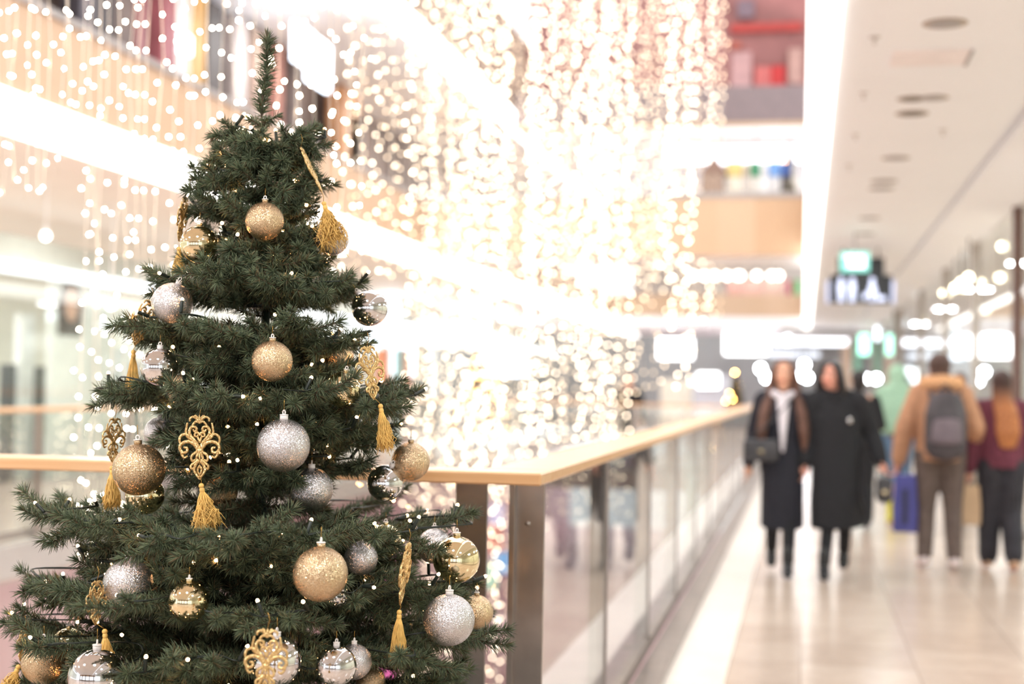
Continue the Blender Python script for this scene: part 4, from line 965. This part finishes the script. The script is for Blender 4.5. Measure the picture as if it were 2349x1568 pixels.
# ================================================================== SMALL LIT CHRISTMAS TREES FURTHER AWAY
M_farn = mat('far_tree_needles', '5a5238', .7, var=.4, scale=20); M_gold_l = emis('golden_tree_light', 'ffb866', 70, nosample=True)
def small_tree(x, y, z, h, r, nb, lab, lm):
    t = empty('lit_christmas_tree', (x, y, z), 0, lab, 'christmas tree', 'lit christmas trees further away')
    mb = MB(); rr = random.Random(int(x*100+y))
    for k in range(9):
        f = k/9; z0 = h*(.12+.80*f); rad = r*(1-f)+.05
        n = 13; vs = []
        for i in range(n*2):
            a = 2*PI*i/(n*2); q = rad*(1.0 if i % 2 == 0 else .62)*rr.uniform(.85, 1.1); vs.append((q*math.cos(a), q*math.sin(a), z0-rr.uniform(0, .05)*h))
        o0 = len(mb.v); mb._add(vs+[(0, 0, z0+h*.17), (0, 0, z0)], [(i, (i+1) % (2*n), 2*n) for i in range(2*n)]+[((i+1) % (2*n), i, 2*n+1) for i in range(2*n)])
    mb.build('foliage', M_farn, t); MB().tube([(0, 0, 0), (0, 0, h*.95)], [.04, .01], 8).build('trunk', M_twig, t); MB().lathe([(.2, 0), (.18, .12)], 14).build('pot', M_dark, t)
    lb = MB()
    for k in range(nb):
        f = rr.random()**1.3; a = rr.uniform(0, 6.28); q = (r*(1-f)+.04)*.98; lb.sphere((q*math.cos(a), q*math.sin(a), h*(.12+.85*f)), .016, 6, 4)
    tag(lb.build('lights', lm, t), kind='stuff')
xx = xpx(1700, 28, 880)-.09; small_tree(xx, 27.6, .001, 1.86, .42, 26, 'small golden lit christmas tree where the handrail ends at the two women', M_gold_l)
small_tree(XL-1.05, Yx(1106, XL-1.05), .001, 2.5, .75, 90, 'lit christmas tree across the void, behind the hanging lights above the rail corner', M_gold_l)
small_tree(XL-.9, Yx(1046, XL-.9), ZC+.401, 2.1, .55, 70, 'lit christmas tree on the upper gallery across the void', M_gold_l)
small_tree(xpx(1812, 26, 330), 26, 3.851, 2.15, .30, 14, 'small golden tree at the right end of the bridge', M_gold_l)
# ================================================================== PEOPLE
M_skin = mat('skin', 'dfa98e', .5, var=.05, scale=30); M_skin2 = mat('skin_rosy', 'd99a86', .5, var=.05, scale=30)
M_lip = mat('lips', 'b4544e', .4); M_eyew = mat('eye_white', 'efe9e4', .2); M_iris = mat('dark_iris', '2c211c', .2)
def ell(mb, c, r, seg=14, rings=9): mb.sphere(c, r, seg, rings)
def limb(mb, pts, rad, n=10, caps=True):
    d = Vector(pts[-1])-Vector(pts[0]); mb.tube(pts, rad, n, round_caps=caps, up=(0, 0, 1) if abs(d.y) > max(abs(d.x), abs(d.z))*1.2 else (0, 1, 0))
def garm(mb, pts, rad, n=22): limb(mb, pts, rad, n, False)
def hand(mb, w, d, side, curl=.5, palm_n=None):
    """palm and five separate curled fingers growing from the wrist w along d; thumb towards the front"""
    w, d = Vector(w), Vector(d).normalized(); f = Vector((0, -1, 0)); f = (f-d*f.dot(d)).normalized(); inn = d.cross(f)*(-side)
    limb(mb, [w-d*.02, w+d*.02, w+d*.055, w+d*.085], [(.021, .017), (.028, .015), (.036, .014), (.036, .012)], 10)
    for k, (o_, l) in enumerate(((.026, .072), (.009, .080), (-.009, .075), (-.026, .058))):
        b = w+d*.085+f*o_; p1 = b+d*l*.42+inn*.004*curl; p2 = p1+(d*.85+inn*curl*.7).normalized()*l*.32; p3 = p2+(d*.45+inn*curl*1.4).normalized()*l*.26
        limb(mb, [b-d*.012, p1, p2, p3], [.0085, .0082, .0076, .0066], 7)
    t0 = w+d*.028+f*.024; t1 = t0+(f*.8+d*.65+inn*.2).normalized()*.032; t2 = t1+(f*.3+d*.9+inn*.35).normalized()*.030
    limb(mb, [t0, t1, t2], [.0115, .010, .0078], 7)
def person(px, pfoot, Yd, Hm, facing, joints, skin, label, x=None):
    """facing -1: towards the camera, +1: away. joints in metres for a 1.70 m figure; local -y is the way the figure faces"""
    X = xpx(px, Yd, 1100) if x is None else x
    J = joints; mb = MB(); s = Hm/1.70
    ell(mb, (0, .0, .93), (.150, .105, .115)); limb(mb, [(0, 0, .90), (0, 0, 1.08), (0, 0, 1.25), (0, .005, 1.36)], [(.135, .10), (.118, .088), (.145, .10), (.150, .085)], 16)
    limb(mb, [(-.165, 0, 1.385), (0, .0, 1.40), (.165, 0, 1.385)], [(.048, .048), (.062, .062), (.048, .048)], 10)
    hx, hy = J.get('head', (0, 0)); limb(mb, [(0, .005, 1.38), (hx*.4, .0, 1.44), (hx*.8, -.01+hy*.5, 1.50)], [.060, .050, .050], 10)
    H = Vector((hx, -.012+hy, 1.585)); ty = J.get('turn', 0)
    def hp(x_, y_, z_):
        v = Matrix.Rotation(ty, 3, 'Z') @ Vector((x_, y_, z_)); return H+v
    ell(mb, hp(0, .012, .028), (.074, .090, .088)); ell(mb, hp(0, -.022, -.035), (.056, .062, .075)); ell(mb, hp(0, -.052, -.082), (.026, .026, .022))
    limb(mb, [hp(0, -.082, .012), hp(0, -.098, -.022)], [.008, .013], 7); ell(mb, hp(0, -.080, -.052), (.024, .014, .012))
    for e in (-1, 1): ell(mb, hp(.074*e, .008, -.005), (.010, .018, .030)); ell(mb, hp(.034*e, -.066, -.025), (.020, .018, .02))
    for side in (-1, 1):
        a = J['arm'][0 if side < 0 else 1]; sh = (.175*side, .0, 1.375)
        limb(mb, [sh, tuple((Vector(sh)+Vector(a[0]))/2), a[0]], [.050, .045, .038]); limb(mb, [a[0], tuple((Vector(a[0])*.6+Vector(a[1])*.4)), a[1]], [.038, .036, .025])
        hand(mb, a[1], Vector(a[1])-Vector(a[0]), side, a[2] if len(a) > 2 else .5)
        g = J['leg'][0 if side < 0 else 1]; hip = Vector((.088*side, 0, .90)); kn, an = Vector(g[0]), Vector(g[1])
        limb(mb, [hip, hip*.5+kn*.5, kn], [.088, .072, .054], 12); limb(mb, [kn, kn*.68+an*.32+Vector((0, .014, 0)), an], [.054, .053, .036], 12)
        ft = Vector(g[2]); limb(mb, [an+Vector((0, .018, -.03)), an*.4+ft*.6+Vector((0, 0, .018)), ft], [(.034, .036), (.042, .028), (.036, .018)], 10)
    o = remeshed(mb, .0075, 'person', skin, None, 2)
    tag(o, label, 'person'); o.scale = (s, s, s); o.location = (X, Yd, J.get('z', .0)); o.rotation_euler = (0, 0, 0 if facing < 0 else PI)
    if J.get('rz'): o.rotation_euler[2] += J['rz']
    o['_h'] = 0; del o['_h']
    return o, hp
def cloth(o, mb, name, m, voxel=.011, it=4): return remeshed(mb, voxel, name, m, o, it)
def face(o, hp):
    mb = MB()
    for e in (-1, 1):
        c = hp(.031*e, -.076, .008); MB().sphere(c, (.013, .008, .007), 10, 6).build('eye', M_eyew, o, True); MB().sphere(c+Vector((0, -.006, 0)), (.0055, .004, .0058), 8, 6).build('iris', M_iris, o, True)
        MB().tube([hp(.016*e, -.083, .030), hp(.033*e, -.084, .035), hp(.050*e, -.072, .028)], .0032, 5).build('eyebrow', M_iris, o, True)
    MB().sphere(hp(0, -.090, -.052), (.022, .007, .008), 12, 6).build('lips', M_lip, o, True)
def shoe(o, an, ft, m, h=.10, name='shoe', sole=None):
    an, ft = Vector(an), Vector(ft); mb = MB()
    limb(mb, [an+Vector((0, .004, h*.7)), an+Vector((0, .004, 0)), an+Vector((0, .022, -.035))], [(.046, .046), (.046, .048), (.044, .042)], 12)
    limb(mb, [an+Vector((0, .026, -.035)), an*.4+ft*.6+Vector((0, 0, .02)), ft+Vector((0, -.012, .003))], [(.043, .040), (.048, .034), (.042, .024)], 12)
    return remeshed(mb, .009, name, m, o, 2)
def sleeves(mb, J, r0=.068, r1=.050, cuff=.92, rs=None):
    for side in (-1, 1):
        a = J['arm'][0 if side < 0 else 1]; sh = Vector((.168*side, 0, 1.385)); el, wr = Vector(a[0]), Vector(a[1])
        limb(mb, [sh, sh*.5+el*.5, el], [r0, r0*.95, r0*.88], 12); limb(mb, [el, el*.5+wr*.5, el*(1-cuff)+wr*cuff], [r0*.88, (r0+r1)/2, r1], 12)
def trousers(mb, J, r=(.105, .085, .066, .052), end=.94, waist=1.02):
    limb(mb, [(0, 0, waist), (0, 0, .92)], [(.145, .108), (.165, .120)], 16)
    for side in (0, 1):
        g = J['leg'][side]; hip = Vector((.088*(-1 if side == 0 else 1), 0, .92)); kn, an = Vector(g[0]), Vector(g[1]); e = kn*(1-end)+an*end
        limb(mb, [hip, hip*.5+kn*.5, kn, kn*.5+e*.5, e], [r[0], r[1], r[2], (r[2]+r[3])/2, r[3]], 14)
def arms(l, r): return (l, r)
# --- woman with long brown hair
# figure faces local -y; when it faces the camera its local +x is the picture's right
J1 = dict(head=(.0, 0), turn=-.05, arm=[((-.235, .02, 1.12), (-.262, -.03, .87), .5), ((.225, .03, 1.12), (.262, -.05, .86), .6)],
     leg=[((-.075, .05, .50), (-.085, .26, .17), (-.085, .20, .05)), ((.06, -.06, .49), (.05, -.16, .09), (.05, -.30, .025))])
o1, hp1 = person(1795, 1300, 11.55, 1.70, -1, J1, M_skin, 'walking woman with long brown hair, dark navy coat and white hooded top')
M_navy = mat('navy_wool', '1c1c26', .85, var=.18, scale=30, sheen=.2); M_blackw = mat('black_wool', '16161b', .85, var=.2, scale=30); M_hoodw = mat('white_jersey', 'e2dbe2', .8, var=.05)
mb = MB(); garm(mb, [(0, 0, 1.40), (0, 0, 1.25), (0, 0, 1.02), (0, 0, .85), (0, .0, .60), (0, .02, .37)], [(.15, .09), (.165, .115), (.150, .115), (.165, .135), (.170, .15), (.172, .165)], 22)
limb(mb, [(-.16, 0, 1.39), (0, .015, 1.43), (.16, 0, 1.39)], [(.065, .07)]*3, 12); sleeves(mb, J1, .066, .052, .97); cloth(o1, mb, 'coat', M_navy)
mb = MB(); limb(mb, [(0, -.075, 1.40), (0, -.115, 1.26), (0, -.128, 1.12), (0, -.122, .98)], [(.055, .03), (.042, .026), (.026, .022), (.014, .014)], 12); limb(mb, [(-.085, .02, 1.45), (-.075, -.06, 1.43), (0, -.095, 1.40), (.075, -.06, 1.43), (.085, .02, 1.45), (0, .08, 1.45), (-.085, .02, 1.45)], .030, 8); cloth(o1, mb, 'hooded_top', M_hoodw, .009)
M_hairb = mat('long_brown_hair', '5f4034', .6, var=.35, scale=40); M_hairbl = mat('black_hair', '1d1719', .45, var=.3, scale=40)
mb = MB(); H = (0, -.012, 1.585)
ell(mb, hp1(0, .028, .045), (.088, .092, .090)); ell(mb, hp1(0, .055, -.03), (.088, .06, .11))
for s_ in (-1, 1): limb(mb, [hp1(.060*s_, -.015, .075), hp1(.088*s_, .0, 0), (.105*s_, -.015, 1.42), (.145*s_, -.095, 1.28), (.165*s_, -.12, 1.12), (.170*s_, -.10, .98)], [(.022, .03), (.03, .042), (.040, .048), (.046, .045), (.042, .036), (.018, .018)], 12)
cloth(o1, mb, 'hair', M_hairb, .010); face(o1, hp1)
mb = MB(); trousers(mb, J1, (.10, .08, .062, .05)); cloth(o1, mb, 'trousers', M_blackw, .012)
M_boot = mat('black_leather', '1b1b1f', .4, var=.1)
for g in J1['leg']: shoe(o1, g[1], g[2], M_boot, .16, 'boot')
def bag(x, y, z, parts, label, loc_parent=None): pass
def handbag(center, size, m, label, strap=None, cat='bag', name='handbag', handles=True, rot=0, strap_m=None):
    cx, cy, cz = center; w, d, h = size
    e = empty(name, center, rot, label, cat)
    mb = MB(); mb.cbox((0, 0, 0), (w, d, h), min(d, w)*.25); q = mb.build('body', m, e, True); soft(q, .01, 3)
    MB().cbox((0, -d/2-.006, h*.18), (w*.96, .014, h*.55), .005).build('flap', m, e); MB().cbox((0, -d/2-.017, -h*.05), (.04, .01, .025), .003).build('clasp', M_GS, e)
    if strap: MB().tube([Vector(p)-Vector(center) for p in strap], .007, 6).build('strap', strap_m or m, e, True)
    if handles: MB().tube([(-w*.28, 0, h*.48), (-w*.24, 0, h*.48+.09), (0, 0, h*.48+.12), (w*.24, 0, h*.48+.09), (w*.28, 0, h*.48)], .008, 8).build('handle', m, e, True)
    return e
M_bagk = mat('soft_black_leather', '3a393d', .35, var=.3, scale=12)
b1 = o1.location
handbag((b1.x-.165, b1.y-.235, .985), (.27, .09, .17), M_bagk, 'black shoulder bag with gold clasp on the brown-haired woman\'s hip', [(b1.x-.27, b1.y-.20, 1.06), (b1.x-.10, b1.y-.165, 1.20), (b1.x+.10, b1.y-.10, 1.43), (b1.x+.12, b1.y+.03, 1.455), (b1.x+.02, b1.y+.17, 1.2), (b1.x-.10, b1.y+.17, 1.1)], handles=False)
# --- woman in the long black coat
J2 = dict(head=(-.045, -.02), turn=-.35, arm=[((-.22, .03, 1.13), (-.235, -.02, .90), .5), ((.275, .06, 1.14), (.34, -.03, .93), 1.3)],
     leg=[((-.05, -.05, .49), (-.085, -.14, .09), (-.085, -.29, .025)), ((.08, .06, .50), (.075, .26, .18), (.07, .21, .06))])
o2, hp2 = person(1917, 1300, 11.5, 1.69, -1, J2, M_skin2, 'dark-haired woman in a long loose black coat carrying a black handbag, walking')
mb = MB(); garm(mb, [(0, 0, 1.40), (0, 0, 1.25), (0, 0, 1.02), (0, 0, .85), (0, .0, .60), (.015, .02, .40)], [(.17, .10), (.195, .13), (.185, .135), (.19, .15), (.20, .17), (.212, .19)], 22)
limb(mb, [(-.17, 0, 1.39), (0, .01, 1.43), (.18, 0, 1.39)], [(.075, .08)]*3, 12); garm(mb, [(.12, .02, .62), (.17, .05, .43)], [(.08, .08), (.10, .10)], 12)
limb(mb, [(-.09, -.03, 1.45), (0, -.09, 1.42), (.09, -.03, 1.45), (0, .07, 1.47), (-.09, -.03, 1.45)], .042, 8); sleeves(mb, J2, .085, .062, .97); cloth(o2, mb, 'coat', M_blackw)
mb = MB(); ell(mb, hp2(0, .03, .045), (.090, .094, .092)); ell(mb, hp2(0, .055, -.03), (.092, .07, .12))
for s_ in (-1, 1): limb(mb, [hp2(.050*s_, -.035, .085), hp2(.082*s_, -.02, .01), hp2(.092*s_, .0, -.08), hp2(.095*s_, .01, -.16)], [(.030, .03), (.034, .042), (.038, .045), (.03, .03)], 12)
cloth(o2, mb, 'hair', M_hairbl, .010); face(o2, hp2)
MB().sphere((.10, -.145, 1.24), (.018, .008, .022), 12, 8).build('brooch', M_SS, o2, True)
mb = MB(); trousers(mb, J2, (.10, .08, .058, .048)); cloth(o2, mb, 'trousers', M_blackw, .012)
for g in J2['leg']: shoe(o2, g[1], g[2], M_boot, .16, 'boot')
b2 = o2.location; handbag((b2.x+.365, b2.y-.05, .70), (.12, .26, .20), M_bagk, 'black handbag with short handles held by the dark-haired woman', rot=0)
# --- person in black behind them, mostly hidden
J3 = dict(head=(0, 0), arm=[((-.24, -.02, 1.12), (-.20, -.22, 1.02), .8), ((.235, .0, 1.12), (.25, -.06, .88), .5)],
     leg=[((-.09, -.03, .49), (-.09, .02, .09), (-.09, -.13, .025)), ((.09, -.05, .49), (.09, -.08, .09), (.09, -.22, .025))])
o3, hp3 = person(1968, 1190, 15.6, 1.68, 1, J3, M_skin, 'person in black short sleeves half hidden behind the long black coat')
mb = MB(); garm(mb, [(0, 0, 1.40), (0, 0, 1.22), (0, 0, 1.0), (0, 0, .88)], [(.18, .10), (.19, .13), (.17, .12), (.18, .13)], 18); sleeves(mb, J3, .066, .06, .0); cloth(o3, mb, 'shirt', M_blackw)
mb = MB(); trousers(mb, J3, (.11, .10, .085, .075)); cloth(o3, mb, 'trousers', M_blackw, .012)
mb = MB(); ell(mb, hp3(0, .03, .04), (.086, .090, .092)); ell(mb, hp3(0, .055, -.04), (.07, .045, .09)); cloth(o3, mb, 'hair', M_hairbl, .010)
for g in J3['leg']: shoe(o3, g[1], g[2], M_boot, .1)
# --- green hood
J4 = dict(head=(.0, 0), arm=[((-.25, .02, 1.12), (-.27, .0, .88), .4), ((.25, .0, 1.12), (.265, -.03, .86), .4)],
     leg=[((-.08, -.08, .50), (-.08, -.12, .10), (-.08, -.26, .025)), ((.07, .02, .50), (.065, .20, .13), (.065, .12, .03))])
o4, hp4 = person(2056, 1186, 16.2, 1.74, 1, J4, M_skin, 'person seen from behind in a green hooded top and blue jeans with yellow socks')
M_green = mat('green_fleece', '9cc0a8', .9, var=.12, scale=30); M_jean = mat('blue_denim', '5d7896', .85, var=.2, scale=40); M_yel = mat('yellow_knit', 'd8cc18', .8)
mb = MB(); garm(mb, [(0, 0, 1.42), (0, 0, 1.25), (0, 0, 1.08), (0, 0, .98)], [(.19, .12), (.215, .15), (.20, .15), (.18, .13)], 18); limb(mb, [(-.15, .02, 1.42), (0, .03, 1.47), (.15, .02, 1.42)], [.07, .09, .07], 12)
ell(mb, hp4(0, .02, .035), (.098, .108, .115)); ell(mb, hp4(0, .05, -.06), (.09, .07, .10)); sleeves(mb, J4, .085, .058, .95); cloth(o4, mb, 'hooded_top', M_green)
mb = MB(); limb(mb, [(0, 0, .99), (0, 0, .95)], [(.165, .12)]*2, 14); cloth(o4, mb, 'belt', mat('brown_belt', '6b554a', .6), .012)
mb = MB(); trousers(mb, J4, (.105, .085, .065, .05), .82); cloth(o4, mb, 'jeans', M_jean, .012)
for g in J4['leg']: shoe(o4, g[1], g[2], M_yel, .20, 'sock_boot')
# --- backpack
J5 = dict(head=(.01, 0), arm=[((.0, 0, 0), (0, 0, 0))]*2, leg=[((-.10, -.02, .50), (-.11, .05, .10), (-.12, -.09, .025)), ((.10, -.04, .50), (.115, .02, .10), (.13, -.11, .025))])
J5['arm'] = [((-.27, .02, 1.13), (-.27, -.10, 1.03), .8), ((.275, .03, 1.13), (.315, -.02, .86), 1.3)]      # seen from behind: local +x is picture left
o5, hp5 = person(2156, 1285, 12.3, 1.77, 1, J5, M_skin2, 'person seen from behind in a tan coat with furry collar and grey trousers')
M_tan = mat('tan_wool', 'b98a6c', .9, var=.15, scale=25); M_fur = mat('furry_collar', 'd9a67c', .95, var=.35, scale=60); M_taupe = mat('taupe_twill', '62544f', .85, var=.15, scale=20)
mb = MB(); garm(mb, [(0, 0, 1.40), (0, 0, 1.25), (0, 0, 1.05), (0, .0, .86)], [(.19, .12), (.215, .15), (.195, .145), (.20, .145)], 20); limb(mb, [(-.17, 0, 1.40), (0, .01, 1.44), (.17, 0, 1.40)], [.08, .09, .08], 12); sleeves(mb, J5, .085, .062, .97); cloth(o5, mb, 'coat', M_tan)
mb = MB(); limb(mb, [(-.12, -.05, 1.47), (-.135, .05, 1.48), (0, .12, 1.49), (.135, .05, 1.48), (.12, -.05, 1.47)], [.045, .055, .06, .055, .045], 10); cloth(o5, mb, 'collar', M_fur, .010, 1)
mb = MB(); ell(mb, hp5(0, .025, .045), (.092, .098, .095)); ell(mb, hp5(0, .055, -.04), (.082, .055, .085)); cloth(o5, mb, 'hair', mat('dark_brown_hair', '4e3730', .6, var=.3, scale=40), .010)
mb = MB(); trousers(mb, J5, (.12, .10, .078, .062), .96); cloth(o5, mb, 'trousers', M_taupe, .012)
for g in J5['leg']: shoe(o5, g[1], g[2], mat('pale_sneaker', 'd8c8c8', .6), .05)
p5 = o5.location; M_bp = mat('dark_nylon', '453f44', .55, var=.3, scale=8)
bp = empty('backpack', (p5.x+.02, p5.y-.24, 1.205), 0, 'dark grey backpack on the tan coat', 'backpack')
mb = MB(); limb(mb, [(0, 0, .20), (0, -.01, .08), (0, -.02, -.08), (0, -.02, -.21)], [(.135, .07), (.165, .095), (.17, .105), (.165, .09)], 18); remeshed(mb, .01, 'body', M_bp, bp, 4)
mb = MB(); limb(mb, [(0, -.125, .02), (0, -.135, -.13)], [(.11, .03), (.13, .035)], 14); remeshed(mb, .008, 'front_pocket', mat('mauve_nylon', '6d6068', .5, var=.2), bp, 3)
MB().tube([(-.05, .02, .27), (0, .02, .32), (.05, .02, .27)], .012, 8).build('top_handle', M_bp, bp, True)
for s_ in (-1, 1): MB().tube([(s_*.10, .06, .22), (s_*.12, .10, .26), (s_*.125, .24, .27), (s_*.13, .36, .20)], (.020), 8, sq=.4).build('shoulder_strap', M_bp, bp, True)
# --- the blue bag and its hand
def paper_bag(c, w, d, h, m, label, name='shopping_bag', lean=0, accent=None):
    e = empty(name, c, lean, label, 'bag'); mb = MB()
    mb.prism([(-w/2*.82, -d/2, 0), (w/2*.82, -d/2, 0), (w/2, -d/2, -h*.55), (w/2*.97, -d/2, -h), (-w/2*.97, -d/2, -h), (-w/2, -d/2, -h*.55)], (0, d, 0)); q = mb.build('body', m, e); soft(q, .012, 2)
    for y_ in (-d*.35, d*.35): MB().tube([(-w*.22, y_, -.02), (-w*.16, y_*.6, .07), (0, y_*.3, .115), (w*.16, y_*.6, .07), (w*.22, y_, -.02)], .006, 6).build('handle', accent or m, e, True)
    if accent: MB().box(-w*.12, w*.1, -d/2-.006, -d/2, -h*.85, -h*.25).build('print', accent, e)
    return e
s5 = 1.77/1.70; hx = p5.x-.32*s5; paper_bag((hx+.055, p5.y+.02, .745*s5+.0), .20, .13, .48, mat('royal_blue_plastic', '474890', .35, var=.2, scale=5), 'royal blue shopping bag held by the person with the backpack', accent=mat('dark_blue_print', '2b2c50', .4))
# --- maroon
J6 = dict(head=(.01, 0), arm=[((-.24, .01, 1.10), (-.25, -.04, .86), .5), ((.245, .02, 1.10), (.262, .0, .86), 1.3)], leg=[((-.08, .0, .50), (-.08, .18, .13), (-.085, .10, .03)), ((.09, -.05, .50), (.10, -.06, .10), (.11, -.20, .025))])
o6, hp6 = person(2298, 1280, 12.4, 1.64, 1, J6, M_skin2, 'woman seen from behind with long auburn hair in a maroon sweater and baggy black trousers')
mb = MB(); garm(mb, [(0, 0, 1.40), (0, 0, 1.24), (0, 0, 1.05), (0, 0, .88)], [(.185, .11), (.205, .14), (.195, .14), (.20, .145)], 20); limb(mb, [(-.16, 0, 1.39), (0, .01, 1.42), (.16, 0, 1.39)], .072, 12); sleeves(mb, J6, .08, .058, .95); cloth(o6, mb, 'sweater', mat('maroon_knit', '66303f', .9, var=.18, scale=25))
mb = MB(); ell(mb, hp6(0, .028, .045), (.090, .095, .092)); limb(mb, [hp6(0, .05, .02), hp6(0, .07, -.10), (-.02, .13, 1.34), (-.03, .155, 1.18), (-.03, .15, 1.06)], [(.085, .055), (.085, .045), (.10, .035), (.105, .03), (.07, .015)], 16)
def ombre():
    m = mat('auburn_hair', 'a8683a', .55, var=.3, scale=40); nt = m.node_tree; tc = [n for n in nt.nodes if n.type == 'TEX_COORD'][0]; sp = nt.nodes.new('ShaderNodeSeparateXYZ'); mr = nt.nodes.new('ShaderNodeMapRange')
    mr.inputs[1].default_value = 1.40; mr.inputs[2].default_value = 1.58; rp = [n for n in nt.nodes if n.type == 'VALTORGB'][0]; mx = nt.nodes.new('ShaderNodeMixRGB'); mx.inputs[2].default_value = (*lin('3f2722'), 1)
    nt.links.new(tc.outputs['Object'], sp.inputs[0]); nt.links.new(sp.outputs[2], mr.inputs[0]); nt.links.new(mr.outputs[0], mx.inputs[0]); nt.links.new(rp.outputs[0], mx.inputs[1]); nt.links.new(mx.outputs[0], nt.nodes['Principled BSDF'].inputs['Base Color']); return m
cloth(o6, mb, 'hair', ombre(), .010)
mb = MB(); trousers(mb, J6, (.125, .115, .10, .085), .95); cloth(o6, mb, 'trousers', mat('washed_black_cotton', '2e2c33', .85, var=.25, scale=12), .012)
for g in J6['leg']: shoe(o6, g[1], g[2], mat('beige_shoe', 'cfa98c', .6), .04)
p6 = o6.location; s6 = 1.64/1.70; paper_bag((p6.x-.262*s6, p6.y-.0, .745*s6-.02), .17, .11, .33, mat('kraft_paper', 'c0a385', .8, var=.12), 'beige paper bag held by the woman in the maroon sweater')
# --- person further on, behind the backpack
J7 = dict(J4); o7, hp7 = person(2200, 1190, 16.4, 1.68, 1, J7, M_skin, 'person in dark teal trousers hidden behind the person with the backpack')
mb = MB(); garm(mb, [(0, 0, 1.40), (0, 0, 1.22), (0, 0, 1.0), (0, 0, .9)], [(.18, .10), (.19, .13), (.17, .12), (.18, .13)], 18); sleeves(mb, J7, .075, .055, .95); cloth(o7, mb, 'jacket', mat('grey_jacket', '8c8a8c', .85, var=.1))
mb = MB(); trousers(mb, J7, (.11, .09, .07, .055)); cloth(o7, mb, 'trousers', mat('dark_teal_cotton', '2f4a56', .85, var=.15), .012)
mb = MB(); ell(mb, hp7(0, .03, .04), (.086, .090, .092)); cloth(o7, mb, 'hair', M_hairb, .010)
for g in J7['leg']: shoe(o7, g[1], g[2], M_boot, .1)
# --- person in black across the void
J8 = dict(J3); o8, hp8 = person(1441, 1046, 28.0, 1.72, -1, J8, M_skin, 'distant person in black standing behind the far glass railing', )
o8.location.y = YB+1.2; o8.location.x = xpx(1441, YB+1.2, 960)
mb = MB(); garm(mb, [(0, 0, 1.40), (0, 0, 1.22), (0, 0, 1.0), (0, 0, .85)], [(.18, .10), (.20, .14), (.19, .13), (.20, .14)], 18); sleeves(mb, J8, .08, .055, .95); cloth(o8, mb, 'jacket', M_blackw)
mb = MB(); trousers(mb, J8, (.11, .09, .07, .06)); cloth(o8, mb, 'trousers', M_blackw, .012)
mb = MB(); ell(mb, hp8(0, .03, .045), (.086, .090, .092)); cloth(o8, mb, 'hair', M_hairbl, .010)
for g in J8['leg']: shoe(o8, g[1], g[2], M_boot, .1)
